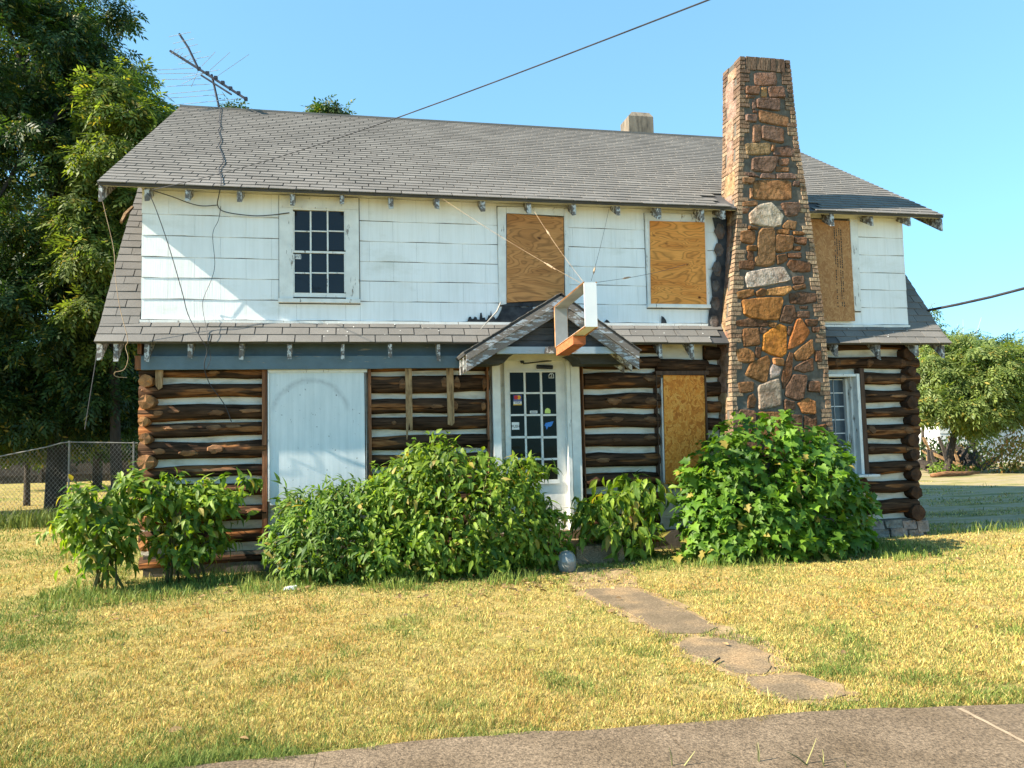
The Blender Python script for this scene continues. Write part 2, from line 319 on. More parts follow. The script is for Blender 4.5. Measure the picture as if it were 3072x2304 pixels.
def fast_mesh(name, verts, counts, loops, mat, parent=None, colors=None, kind=None):
    me = bpy.data.meshes.new(name); me.vertices.add(len(verts)); me.vertices.foreach_set('co', np.asarray(verts, np.float32).ravel())
    me.loops.add(len(loops)); me.loops.foreach_set('vertex_index', np.asarray(loops, np.int32))
    counts = np.asarray(counts, np.int32); st = np.concatenate([[0], np.cumsum(counts)[:-1]]).astype(np.int32)
    me.polygons.add(len(counts)); me.polygons.foreach_set('loop_start', st); me.polygons.foreach_set('loop_total', counts)
    if colors is not None:
        a = me.color_attributes.new('tint', 'FLOAT_COLOR', 'POINT'); a.data.foreach_set('color', np.asarray(colors, np.float32).ravel())
    me.materials.append(mat); me.update(calc_edges=True); me.validate()
    o = bpy.data.objects.new(name, me); link(o, parent)
    if kind: o['kind'] = kind
    return o
def tag(o, label=None, cat=None, group=None, kind=None):
    for k, v in (('label', label), ('category', cat), ('group', group), ('kind', kind)):
        if v: o[k] = v
    return o
def thing(name, loc, label, cat, group=None):
    o = bpy.data.objects.new(name, None); o.empty_display_size = .2; link(o, None, Vector(loc)); return tag(o, label, cat, group)
def inst(name, mesh, parent, world, rot=None, scale=None, color=None):
    o = bpy.data.objects.new(name, mesh); link(o, parent, Vector(world))
    if rot is not None: o.rotation_euler = rot
    if scale is not None: o.scale = scale
    if color is not None: o.color = color
    return o

# ------------------------------------------------------------------ ground, pavement, path, driveway
def groundm():
    m, n, b = new_mat('dry_lawn_soil'); q = NB(n)
    c = q.ramp(q.noise(q.pos(), .55, 6, .6), [(.3, (.36, .27, .10)), (.5, (.38, .31, .115)), (.68, (.25, .26, .065))])
    c = q.mix(.9, c, q.ramp(q.noise(q.pos(), 9, 6, .7), [(.3, (.5, .5, .45)), (.6, (1.1, 1.05, 1.0))]), 'MULTIPLY')
    q.link(c, b.inputs['Base Color']); b.inputs['Roughness'].default_value = .95; b.inputs['Specular IOR Level'].default_value = .1
    q.bump(b, q.noise(q.pos(), 30, 6, .7), .9, .03); return m
M['ground'] = groundm()
def drivem():
    m, n, b = new_mat('dirt_driveway'); q = NB(n)
    c = q.ramp(q.noise(q.pos((.5, 1.6, 1)), 1.0, 6, .6), [(.36, (.12, .13, .035)), (.46, (.30, .25, .08)), (.54, (.36, .28, .17)), (.62, (.27, .235, .10)), (.75, (.31, .245, .165))])
    c = q.mix(.7, c, q.ramp(q.noise(q.pos(), 14, 5), [(.3, .6), (.7, 1.1)]), 'MULTIPLY')
    q.link(c, b.inputs['Base Color']); b.inputs['Roughness'].default_value = .95; q.bump(b, q.noise(q.pos(), 40, 5), .8, .02); return m
M['drive'] = drivem()
g = MB()
g.add([(-400, -60, 0), (400, -60, 0), (400, 900, 0), (-400, 900, 0)], [(0, 1, 2, 3)])
tag(g.build('ground', M['ground']), 'dry yellow mown lawn with green patches', None, None, 'structure')
d_ = MB(); d_.add([(8.9, .2, .004), (40, -2.0, .004), (60, 22, .004), (9.6, 19, .004), (9.2, 8, .004)], [(0, 1, 2, 3, 4)])
tag(d_.build('driveway', M['drive']), 'dirt and gravel drive with grass strips', None, None, 'structure')

E1 = [PG(*kd(x, y)) for x, y in ((500, 1652), (820, 1622), (1100, 1596), (1640, 1556), (2212, 1526))]
pts = [(p.x, p.y) for p in E1]; sl_ = np.polyfit([p[0] for p in pts], [p[1] for p in pts], 2); xmin_ = min(p[0] for p in pts)
walk = thing('sidewalk', (2, -7.2, 0), 'grey concrete sidewalk along the front of the lawn', None); walk['kind'] = 'structure'
def edge_y(x): return np.polyval(sl_, np.clip(x, -1.2, 5.0))
js = [-9.2, -7.4, -5.6, -3.8, -2.0, -.20]
ja, jb = PG(*kd(2075, 1540)), PG(*kd(2212, 1612)); js += [1.62, ja.x, ja.x + 1.8, ja.x + 3.6, ja.x + 5.4]
for a, b in zip(js[:-1], js[1:]):
    sh = (jb.x - ja.x) / (jb.y - ja.y); d = 1.5
    def jp(x, k): y = edge_y(x) - d * k; return (x + sh * -d * k * .5, y)
    m_ = MB(); N = 8; top = []
    front = []; back = []
    for i in range(N + 1):
        t = i / N; x = a + .0015 + (b - a - .003) * t
        p = jp(x, 0); back.append((p[0], p[1] + random.uniform(-.02, .02) + .02 * math.sin(x * 3), .022)); p = jp(x, 1); front.append((p[0], p[1], .022))
    ring = front + back[::-1]; n = len(ring)
    m_.add(ring + [(x, y, -.06) for x, y, z in ring], [tuple(range(n))] + [(i, n + i, n + (i + 1) % n, (i + 1) % n)[::-1] for i in range(n)])
    m_.build('paving_slab', M['concrete'], walk)
jm = MB(); jd = (jb - ja); jn = Vector((-jd.y, jd.x, 0)).normalized(); q_ = []
for k in range(13): c = ja + jd * (-.02 + k * .11); q_.append((c + jn * random.uniform(.008, .016), c - jn * random.uniform(.008, .016)))
jm.add([(p.x, p.y, .0245) for a, b in q_ for p in (a, b)], [(2 * k, 2 * k + 1, 2 * k + 3, 2 * k + 2) for k in range(12)])
M['joint_sand'] = mat_noise('sandy_joint', [(.3, (.26, .19, .12)), (.7, (.40, .31, .21))], 9, rough=.95); jm.build('sand_joint', M['joint_sand'], walk)
path = thing('path', (2.4, -3.5, 0), 'broken concrete path leading to the front step', None); path['kind'] = 'structure'
for k, poly in enumerate((((300, 560), (450, 552), (620, 550), (820, 640), (900, 672), (1150, 790), (1060, 830), (930, 832), (800, 830), (700, 760), (480, 660)),
             ((905, 880), (1030, 866), (1150, 860), (1300, 890), (1450, 960), (1470, 1020), (1450, 1090), (1280, 1086), (1050, 990), (920, 950)),
             ((1310, 1100), (1480, 1097), (1680, 1093), (1830, 1140), (1950, 1215), (1830, 1245), (1600, 1245), (1420, 1200), (1350, 1150)))):
    pp = [PG(*g2(x, y)) for x, y in poly][::-1]; n = len(pp); m_ = MB(); q_ = []
    for i in range(n):
        a, b = pp[i], pp[(i + 1) % n]
        for t in (.12, .5, .88):
            c = a.lerp(b, t); q_.append((c.x + random.uniform(-.015, .015), c.y + random.uniform(-.015, .015)))
    n = len(q_)
    m_.add([(x, y, .011) for x, y in q_] + [(x, y, -.05) for x, y in q_], [tuple(range(n))] + [(i, n + i, n + (i + 1) % n, (i + 1) % n) for i in range(n)])
    m_.build('paving_slab', M['slab'], path)

M['soil'] = mat_noise('bare_tan_soil', [(.3, (.19, .125, .06)), (.5, (.29, .20, .10)), (.75, (.38, .275, .145))], 6, rough=.95, bump=(50, .7, .01), fine=(60, .65, 1.3))
for poly in (((190, 430), (420, 415), (600, 440), (700, 560), (1000, 690), (1210, 800), (1390, 865), (1560, 960), (1560, 1010), (1640, 1085), (1850, 1120), (2030, 1225), (1860, 1262), (1560, 1262), (1370, 1195), (1240, 1100), (1040, 1010), (880, 960), (870, 880), (760, 840), (640, 760), (440, 670), (280, 590)),):
    pp = [PG(*g2(x, y)) for x, y in poly][::-1]; q_ = []
    for i in range(len(pp)):
        a, b = pp[i], pp[(i + 1) % len(pp)]
        for t in (.06, .2, .34, .48, .62, .76, .9): c = a.lerp(b, t); q_.append((c.x + random.uniform(-.055, .055), c.y + random.uniform(-.05, .05), .005))
    m_ = MB(); m_.add(q_, [tuple(range(len(q_)))]); m_.build('bare_soil', M['soil'], path)

# ------------------------------------------------------------------ the house
XL, XR = -2.60, 8.30           # upper wall
UY = -.12                      # face of the upper wall
HD = 8.16                      # depth of the house
house = thing('log_house', (2.9, 4, 0), 'two storey log and white shingle house with boarded windows and stone chimney', 'house')
def part(mb, name, mat, parent=house, **k): return mb.build(name, mat, parent, **k)

# foundation and log wall body
f_ = MB(); f_.box(-2.55, 8.42, -.10, HD, -.1, .26); fnd = part(f_, 'foundation', M['mortar'])
RW = (P(*k6(240, 600), -.02), P(*k6(425, 1145), -.02))     # casement window opening
rx0, rx1 = 6.75, RW[1].x; rz0, rz1 = RW[1].z, RW[0].z
wall = MB()
wall.box(-2.60, rx0, 0, .2, .26, 3.2); wall.box(rx1, 8.40, 0, .2, .26, 3.2); wall.box(rx0, rx1, 0, .2, .26, rz0); wall.box(rx0, rx1, 0, .2, rz1, 3.2)
front_wall = part(wall, 'front_wall', M['chink'])
side = MB(); prof = [(0.02, .0), (0.02, 3.2), (.15, 3.6), (1.3, 5.1), (1.5, 5.75), (4.07, 7.45), (6.6, 5.75), (6.85, 5.1), (8.0, 3.6), (8.15, 3.2), (8.15, 0)]
for x0, x1 in ((-2.58, -2.40), (8.2, 8.38)):
    n = len(prof); a = [(x0, y, z) for y, z in prof] + [(x1, y, z) for y, z in prof]
    s_ = MB(); s_.add(a, [tuple(range(n)), tuple(range(2 * n - 1, n - 1, -1))] + [(i, n + i, n + (i + 1) % n, (i + 1) % n) for i in range(n)])
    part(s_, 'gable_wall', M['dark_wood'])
b_ = MB(); b_.box(-2.4, 8.2, HD - .2, HD, 0, 3.2); part(b_, 'back_wall', M['dark_wood'])

def log_mb(x0, x1, z0, z1, y=-.035, seed=0):
    rg = random.Random(seed); m_ = MB(); n = max(5, int((x1 - x0) / .22)); S = 12; rz = (z1 - z0) / 2; zc = (z0 + z1) / 2; ry = min(.105, rz * 1.05)
    ph = rg.uniform(0, 9); taper = rg.uniform(-.12, .12)
    for i in range(n + 1):
        t = i / n; x = x0 + (x1 - x0) * t
        w_ = 1 + taper * (t - .5) + .05 * math.sin(ph + t * 7) + rg.uniform(-.035, .035); dz = .008 * math.sin(ph * 2 + t * 5) + rg.uniform(-.004, .004)
        for j in range(S):
            th = 2 * math.pi * j / S; k = w_ * (1 + rg.uniform(-.03, .03))
            m_.v.append((x, y - math.cos(th) * ry * k, zc + dz + math.sin(th) * rz * k))
    for i in range(n):
        for j in range(S):
            j2 = (j + 1) % S; m_.f.append((i * S + j, (i + 1) * S + j, (i + 1) * S + j2, i * S + j2))
    m_.f.append(tuple(range(S))); m_.f.append(tuple(n * S + j for j in range(S))[::-1])
    return m_
LOGS = []
def log_section(c, xa, xb, bands, xoff=(0, 0), y=-.035):
    um = (xa + xb) / 2
    for i, (t, b) in enumerate(bands):
        z1 = P(*c(um, t), y - .09).z; z0 = P(*c(um, b), y - .09).z
        x0 = P(*c(xa, (t + b) / 2), y - .07).x + xoff[0]; x1 = P(*c(xb, (t + b) / 2), y - .07).x + xoff[1]
        LOGS.append((x0, x1, (z0 + z1) / 2, (z1 - z0) / 2 + .004))
        part(log_mb(x0, x1, z0 - .004, z1 + .004, y, int(xa * 31 + t)), 'log', M['log'], front_wall, smooth=True)
log_section(k7, 862, 1632, [(318, 378), (418, 500), (548, 642), (662, 745), (778, 882), (930, 1000), (1045, 1120), (1190, 1285), (1330, 1415), (1480, 1560)], (0, .05))
log_section(k8, 860, 1585, [(290, 333), (363, 470), (510, 598), (620, 700), (738, 822), (856, 935), (975, 1060), (1100, 1190), (1230, 1320), (1370, 1450)], (-.02, .02))
log_section(g1, 838, 1300, [(385, 430), (455, 527), (555, 650), (685, 778), (812, 895), (937, 1015), (1058, 1140), (1180, 1262), (1310, 1390), (1440, 1520), (1560, 1640)], (0, .02))
log_section(g1, 1590, 1700, [(390, 470), (500, 580), (610, 700), (730, 800), (840, 910), (960, 1040), (1080, 1160), (1200, 1290), (1340, 1420), (1460, 1530)], (0, .12))
log_section(g1, 1290, 1610, [(470, 548)])
log_section(k6, 448, 752, [(585, 648), (680, 745), (780, 832), (870, 948), (980, 1035), (1078, 1145), (1185, 1248), (1290, 1368)])
log_section(k6, 240, 752, [(424, 456), (498, 562)])
log_section(k6, 230, 450, [(1175, 1240), (1285, 1368)], (0, .05))
M['scar'] = mat_noise('bare_wood_scar', [(.3, (.075, .034, .016)), (.55, (.18, .085, .036)), (.75, (.30, .17, .08))], 3, (2, 9, 9), .85, (14, .6, .012), .35)
for c, cx, cy, rx, ry in [(g1, *q) for q in ((1012, 597, 36, 13), (1020, 732, 52, 24), (1036, 846, 46, 20), (1040, 972, 34, 14), (1240, 590, 40, 26), (1245, 730, 45, 28), (1245, 845, 40, 24), (1245, 960, 40, 20), (950, 1100, 50, 16), (1150, 480, 60, 18), (1000, 500, 40, 14))] + \
        [(k7, *q) for q in ((1085, 588, 50, 13), (1350, 598, 62, 20), (1560, 585, 70, 16), (985, 600, 36, 18), (1115, 688, 130, 15), (1330, 690, 60, 22), (1450, 680, 60, 16), (1340, 822, 58, 32), (990, 838, 44, 22), (1170, 850, 70, 20), (1320, 462, 38, 10), (930, 455, 70, 16), (1300, 952, 230, 12), (1150, 1075, 150, 16), (1480, 1070, 130, 14), (1580, 1205, 60, 16), (1330, 345, 50, 12))] + \
        [(k8, *q) for q in ((1265, 558, 55, 14), (1050, 420, 24, 40), (1310, 410, 22, 40), (1390, 410, 24, 44), (1560, 420, 18, 40), (1380, 555, 22, 36), (1555, 560, 18, 30), (1000, 660, 16, 14))] + \
        [(k6, *q) for q in ((478, 532, 20, 26), (660, 535, 18, 28), (300, 530, 20, 26), (475, 620, 18, 24), (660, 618, 18, 24), (560, 640, 90, 8), (490, 900, 22, 28), (690, 908, 26, 24), (700, 1008, 26, 14), (490, 1005, 20, 18), (690, 1112, 22, 18), (640, 715, 50, 10), (560, 805, 80, 7))]:
    p = P(*c(cx, cy), -.12); rX = abs(P(*c(cx + rx, cy), -.12).x - p.x); rZ = abs(P(*c(cx, cy + ry), -.12).z - p.z)
    best = [L for L in LOGS if L[0] - .03 < p.x < L[1] + .03 and abs(L[2] - p.z) < L[3] * .9]
    if not best: continue
    L = min(best, key=lambda L: abs(L[2] - p.z)); rg = random.Random(int(cx + cy)); m_ = MB(); nn = 16; yy = lambda z, k: -.035 - min(.105, L[3] * 1.05) * 1.05 * math.sqrt(max(.12, 1 - min(1, ((z - L[2]) / L[3]) ** 2))) - k
    ring = []
    for j in range(nn):
        t = 2 * math.pi * j / nn; k = rg.uniform(.72, 1.08); x = p.x + rX * math.cos(t) * k; z = p.z + rZ * math.sin(t) * k; z = max(L[2] - L[3] * .93, min(L[2] + L[3] * .93, z)); ring.append((x, z))
    v = [(x, yy(z, -.012), z) for x, z in ring] + [(p.x + (x - p.x) * .85, yy(p.z + (z - p.z) * .85, .008), p.z + (z - p.z) * .85) for x, z in ring] + [(p.x, yy(p.z, .009), p.z)]
    m_.add(v, [(j, (j + 1) % nn, nn + (j + 1) % nn, nn + j) for j in range(nn)] + [(nn + j, nn + (j + 1) % nn, 2 * nn) for j in range(nn)]); part(m_, 'bark_scar', M['scar'], front_wall)
# ends of the side wall logs
def log_end(c, cx, cy, r, mat='log_end', yf=-.21):
    p = P(*c(cx, cy), yf); e = P(*c(cx + r, cy), yf); rr = e.x - p.x; m_ = MB(); S = 12; rg = random.Random(int(cy))
    ring = [(math.cos(2 * math.pi * j / S) * rr * rg.uniform(.9, 1.05), math.sin(2 * math.pi * j / S) * rr * rg.uniform(.9, 1.05)) for j in range(S)]
    v = [(p.x + a, yf + rg.uniform(-.012, .012), p.z + b) for a, b in ring] + [(p.x + a * 1.05, .35, p.z + b * 1.05) for a, b in ring]
    m_.add(v + [(p.x, yf - .012, p.z)], [(j, (j + 1) % S, 2 * S) for j in range(S)] + [(j, S + j, S + (j + 1) % S, (j + 1) % S) for j in range(S)])
    o = m_.build('log_end', M[mat], front_wall, origin=(p.x, yf, p.z)); return o
for cx, cy, r in ((903, 400, 44), (908, 530, 51), (888, 653, 33), (901, 760, 38), (905, 905, 54), (900, 1035, 42), (903, 1150, 46), (903, 1285, 46), (903, 1420, 48)): log_end(k7, cx, cy, r)
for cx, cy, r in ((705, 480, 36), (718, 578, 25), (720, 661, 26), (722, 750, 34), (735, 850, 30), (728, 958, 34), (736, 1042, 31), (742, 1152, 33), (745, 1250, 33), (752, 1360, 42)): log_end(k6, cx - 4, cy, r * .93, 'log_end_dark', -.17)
# foundation stones at the right corner
for i, (xa, ya, xb, yb) in enumerate(((470, 1405, 560, 1450), (562, 1402, 660, 1442), (662, 1404, 735, 1450), (737, 1402, 808, 1465), (490, 1454, 590, 1505), (592, 1446, 690, 1500), (692, 1455, 780, 1512))):
    a, b = P(*k6(xa, ya), -.15), P(*k6(xb, yb), -.15); m_ = MB(); j = lambda: random.uniform(-.01, .01)
    m_.hexa([(a.x + .03 + j(), -.15 + j(), b.z), (b.x + j(), -.16 + j(), b.z + j()), (b.x, .05, b.z), (a.x, .05, b.z), (a.x + j(), -.15 + j(), a.z - .008), (b.x + j(), -.14 + j(), a.z - .012 + j()), (b.x, .05, a.z - .01), (a.x, .05, a.z - .01)])
    o = part(m_, 'stone', M['stone'], fnd); o.color = (.30 + .05 * j() * 50, .27, .235, 1)

def rect(c, xa, ya, xb, yb, Y): a, b = P(*c(xa, ya), Y), P(*c(xb, yb), Y); return a.x, b.x, b.z, a.z     # x0 x1 z0 z1
def bx(c, xa, ya, xb, yb, y0, y1, name, mat, parent=house, **k):
    x0, x1, z0, z1 = rect(c, xa, ya, xb, yb, y0); m_ = MB(); m_.box(x0, x1, y0, y1, z0, z1); return part(m_, name, mat, parent, **k)
def quad(c, pts, y0, y1, name, mat, parent=house):
    pp = [P(*c(x, y), y0) for x, y in pts]; m_ = MB(); m_.plate([(p.x, p.z) for p in pp], y0, y1); return part(m_, name, mat, parent)
# red-brown posts, furring strips, big white panel
for xa, xb, ya, yb, c, mt in ((178, 210, 330, 1420, k8, 'post'), (836, 866, 322, 1250, k8, 'post'), (1574, 1606, 310, 1250, k8, 'post'), (826, 850, 505, 1430, g1, 'post')):
    bx(c, xa, ya, xb, yb, -.135, 0, 'post', M[mt], front_wall)
for pts_ in (((1068, 322), (1110, 322), (1116, 710), (1100, 712), (1096, 655), (1082, 770), (1076, 762), (1074, 600)), ((1325, 320), (1368, 320), (1376, 660), (1360, 678), (1334, 670))):
    quad(k8, pts_, -.165, -.142, 'furring_strip', M['strip_wood'], front_wall)
quad(k7, ((965, 330), (1015, 330), (1008, 440), (985, 455), (968, 430)), -.17, -.145, 'furring_strip', M['strip_wood'], front_wall)
pan = bx(k8, 226, 346, 822, 1150, -.145, 0, 'painted_panel', M['panel'])
for r_ in ((214, 330, 832, 345.5), ):
    bx(k8, *r_, -.16, -.02, 'panel_frame', M['casing'], pan)
bx(k8, 214, 346, 225.5, 1150, -.16, -.02, 'panel_frame', M['casing'], pan); bx(k8, 822.5, 346, 832, 1150, -.16, -.02, 'panel_frame', M['casing'], pan)
# blue boards under the eave
bx(k2, 410, 1466, 2133, 1554, -.225, -.155, 'fascia_board', M['blue']); bx(k3, 15, 1345, 812, 1430, -.223, -.157, 'fascia_board', M['blue'])
bx(k2, 366, 1462, 408, 1560, -.205, -.1, 'board_end', M['post']); bx(k2, 384, 1366, 412, 1450, -.205, -.1, 'board_end', M['post'])
m_ = MB(); z_ = P(*k2(600, 1466), -.12).z; m_.box(-2.62, 2.0, -.065, -.02, z_ - .02, 3.12); part(m_, 'frieze_board', M['blue'])

# ---- roof: curved lower skirt and flanks, and the big upper slope
LX0, LX1 = -3.05, 8.82
flank = [(-.37, 2.88), (-.17, 3.11), (.15, 3.587), (.455, 4.02), (.85, 4.58), (1.345, 5.19), (1.50, 5.42)]
def slab_profile(prof, x0, x1, th):
    m_ = MB(); n = len(prof); top = []; bot = []
    for i, (y, z) in enumerate(prof):
        a = prof[max(i - 1, 0)]; b = prof[min(i + 1, n - 1)]; t = Vector((b[0] - a[0], b[1] - a[1])).normalized(); nn = (t.y * th, -t.x * th)
        top.append((y, z)); bot.append((y + nn[0], z + nn[1]))
    ring = top + bot[::-1]; k = len(ring)
    v = [(x0, y, z) for y, z in ring] + [(x1, y, z) for y, z in ring]
    fs = [(i, (i + 1) % k, k + (i + 1) % k, k + i) for i in range(k)]
    fs += [(i, k - 1 - i, k - 2 - i, i + 1) for i in range(n - 1)] + [(k + i, k + i + 1, k + k - 2 - i, k + k - 1 - i) for i in range(n - 1)]
    return m_.add(v, fs)
skirt = part(slab_profile([(y, z - .012) for y, z in flank[:3]], LX0, LX1, .03), 'lower_roof', M['felt'])
for xa, xb in ((LX0, XL), (XR, LX1)):
    part(slab_profile([(y, z - .012) for y, z in flank[2:]], xa, xb, .04), 'roof_flank', M['felt'], skirt)
UX0, UX1 = -3.03, 8.78; UE = (-.42, 4.815); UR = (4.07, 7.70)
upper = part(slab_profile([(UE[0], UE[1] - .012), (UR[0], UR[1] - .012)], UX0, UX1, .032), 'upper_roof', M['felt'])
part(slab_profile([(UR[0], UR[1] - .012), (8.5, 4.8)], UX0, UX1, .06), 'back_slope', M['shingle'], upper)
part(slab_profile([(7.0, 5.0), (8.5, 2.9)], LX0, LX1, .06), 'back_skirt', M['shingle'], upper)
m_ = MB(); m_.box(UX0, UX1, UR[0] - .07, UR[0] + .07, UR[1] - .03, UR[1] + .008); part(m_, 'ridge_cap', M['shingle'], upper)
# soffit boards under the upper eave
sp = (UR[1] - UE[1]) / (UR[0] - UE[0]); sa = math.atan(sp)
m_ = MB(); zA = UE[1] - .048; m_.hexa([(UX0 + .02, UE[0] + .045, zA - .012 + .03 * sp), (UX1 - .02, UE[0] + .045, zA - .012 + .03 * sp), (UX1 - .02, .1, zA - .016 + .51 * sp), (UX0 + .02, .1, zA - .016 + .51 * sp), (UX0 + .02, UE[0] + .045, zA + .03 * sp), (UX1 - .02, UE[0] + .045, zA + .03 * sp), (UX1 - .02, .1, zA + .51 * sp), (UX0 + .02, .1, zA + .51 * sp)])
part(m_, 'soffit', M['soffit'])
# shingles
TW, TH = .333, .14
def tab_mesh(wd, seed):
    rg = random.Random(seed); m_ = MB(); h = TH * 1.25; j = lambda s: rg.uniform(-s, s); ww = wd - .013
    m_.hexa([(0, 0 + j(.004), 0), (ww, 0 + j(.004), 0), (ww, h, -.002), (0, h, -.002), (0, 0 + j(.004), .014 + j(.003)), (ww, j(.004), .014 + j(.003)), (ww, h, .002), (0, h, .002)])
    me = bpy.data.meshes.new('shingle'); me.from_pydata(m_.v, [], m_.f); me.materials.append(M['shingle']); return me
TAB = [tab_mesh(TW, i) for i in range(6)]
def tab_rows(prof, ox):
    """rows of tabs up a profile: (y, z, slope angle)"""
    out = []; seg = 0; s = 0.0; ls = [math.hypot(b[0] - a[0], b[1] - a[1]) for a, b in zip(prof[:-1], prof[1:])]; tot = sum(ls)
    while s < tot - .02:
        r_ = s; i = 0
        while r_ > ls[i]: r_ -= ls[i]; i += 1
        a, b = prof[i], prof[i + 1]; t = r_ / ls[i]; out.append((a[0] + (b[0] - a[0]) * t, a[1] + (b[1] - a[1]) * t, math.atan2(b[1] - a[1], b[0] - a[0]))); s += TH
    return out
tabs = []      # (dist, roof, x, y, z, angle, width)
def lay(roof, prof, x0, x1, lift=0, skip=None):
    for r_, (y, z, an) in enumerate(tab_rows(prof, 0)):
        x = x0 - (0, .167, .08, .25)[r_ % 4] + random.uniform(-.008, .008)
        while x < x1 - .01:
            a = max(x, x0); b = min(x + TW, x1)
            if b - a > .04 and not (skip and skip(a, b, y)): tabs.append((roof, a, y - lift * math.sin(an), z + lift * math.cos(an), an, b - a))
            x += TW
def chim_skip(a, b, y): return b > 5.36 and a < 6.55 and y < .12
lay(skirt, [(-.385, 2.863)] + flank[1:2] + [(-.105, 3.20)], LX0, LX1, 0, lambda a, b, y: (b > 5.22 and a < 6.62))
lay(skirt, flank[1:], LX0, XL - .006); lay(skirt, flank[1:], XR + .006, LX1)
NS0 = len(tabs)
lay(upper, [(UE[0] - .016, UE[1] - .010), UR], UX0, UX1, 0, chim_skip)
def tdist(t): return (Vector((t[1], t[2], t[3])) - Vector(CAM.tolist())).length * (1.0 if t[0] is skirt else 1.18)
tabs.sort(key=tdist)
field = {id(skirt): MB(), id(upper): MB()}; N_IND = 262
for i, (roof, x, y, z, an, wd) in enumerate(tabs):
    if i < N_IND:
        o = inst('shingle', TAB[i % 6], roof, (x, y, z), (an, 0, 0))
        if wd < TW - .01: o.scale = (wd / TW, 1, 1)
    else:
        ca, sn = math.cos(an), math.sin(an); h = TH * 1.22; ww = wd - .013; j = random.uniform(-.004, .004)
        q4 = [(0, j, 0), (ww, j, 0), (ww, h, -.002), (0, h, -.002), (0, j, .015), (ww, j, .015), (ww, h, .002), (0, h, .002)]
        mm = field[id(roof)]; k = len(mm.v)
        mm.v += [(x + a, y + b * ca - c * sn, z + b * sn + c * ca) for a, b, c in q4]; mm.f += [(k + 4, k + 5, k + 6, k + 7), (k, k + 1, k + 5, k + 4), (k + 1, k + 2, k + 6, k + 5), (k + 3, k, k + 4, k + 7)]
for roof in (skirt, upper):
    if field[id(roof)].v: part(field[id(roof)], 'shingle_field', M['shingle'], roof, kind='stuff')
# barge boards on the rakes, white end blocks
for x0, x1 in ((UX0 + .01, UX0 + .05), (UX1 - .05, UX1 - .01)):
    m_ = MB(); y0 = UE[0] + .02; z0 = UE[1] - .05
    L_ = 4.3; m_.hexa([(x0, y0, z0 - .19), (x1, y0, z0 - .19), (x1, y0 + L_, z0 - .19 + L_ * sp), (x0, y0 + L_, z0 - .19 + L_ * sp), (x0, y0, z0), (x1, y0, z0), (x1, y0 + L_, z0 + L_ * sp), (x0, y0 + L_, z0 + L_ * sp)])
    part(m_, 'barge_board', M['tail'])
# rafter tails
def tail(x, y0, y1, ztop, slope, h=.135, wd=.05, mat='tail'):
    y0 += random.uniform(-.01, .035); h *= random.uniform(.8, 1.12); wd *= random.uniform(.85, 1.15)
    m_ = MB(); dz = (y1 - y0) * slope; j = random.uniform(-.012, .012); hb = h * random.uniform(.9, 1.12)
    m_.hexa([(x - wd / 2, y0, ztop - hb), (x + wd / 2, y0, ztop - hb + j), (x + wd / 2, y1, ztop + dz - h * 1.2), (x - wd / 2, y1, ztop + dz - h * 1.2), (x - wd / 2 - j / 3, y0, ztop), (x + wd / 2, y0, ztop), (x + wd / 2, y1, ztop + dz), (x - wd / 2, y1, ztop + dz)])
    part(m_, 'rafter_tail', M[mat])
for c, xs, yy in ((k2, (450, 740, 1110, 1485, 1838), 300), (k3, (293, 618, 945, 1275, 1590, 1905), 260), (k4, (212, 572, 738), 1460), (k4, (1640,), 1500), (k5, (1342, 1602), 120)):
    for x in xs: tail(P(*c(x, yy), UE[0] + .05).x, UE[0] + .03, .0, UE[1] - .062 + .03 * sp, sp, .15, .055)
for c, xs, yy in ((k2, (450, 755, 1120, 1465, 1843), 1410), (k3, (285, 630), 1310), (g1, (1310, 1505), 420), (k5, (1088, 1392, 1668), 1060)):
    for x in xs: tail(P(*c(x, yy), -.34).x, -.345, .0, 2.845, 1.0, .19, .052)
for c, x, y in ((k2, 118, 1400), (k2, 235, 1390), (k5, 1838, 1040)): tail(P(*c(x, y), -.3).x, -.33, .2, 2.86, 1.0, .20, .06)

# ---- upper wall with its large shingle panels
CW = .13
def win(c, xa, ya, xb, yb): return rect(c, xa, ya, xb, yb, UY - .03)
W1 = win(k2, 1392, 322, 1964, 1090); W2 = win(k3, 1050, 280, 1552, 990); W3 = win(kd, 1393, 460, 1532, 666); W4 = win(k5, 900, 90, 1268, 790)
ub = MB(); ub.box(XL, XR, UY + .012, UY + .15, 3.1, 4.93); upper_wall = part(ub, 'upper_wall', M['felt'])
rows_z = [P(*k2(424, y), UY).z for y in (282, 453, 605, 757, 905, 1058, 1205)]
def sub_rect(r, h):
    x0, x1, z0, z1 = r; a0, a1, b0, b1 = h
    if a0 >= x1 or a1 <= x0 or b0 >= z1 or b1 <= z0: return [r]
    out = []
    if a0 > x0: out.append((x0, a0, z0, z1))
    if a1 < x1: out.append((a1, x1, z0, z1))
    m0, m1 = max(x0, a0), min(x1, a1)
    if b0 > z0: out.append((m0, m1, z0, b0))
    if b1 < z1: out.append((m0, m1, b1, z1))
    return out
PW = P(*k2(975, 530), UY).x - P(*k2(605, 530), UY).x
base_x = P(*k2(605, 680), UY).x
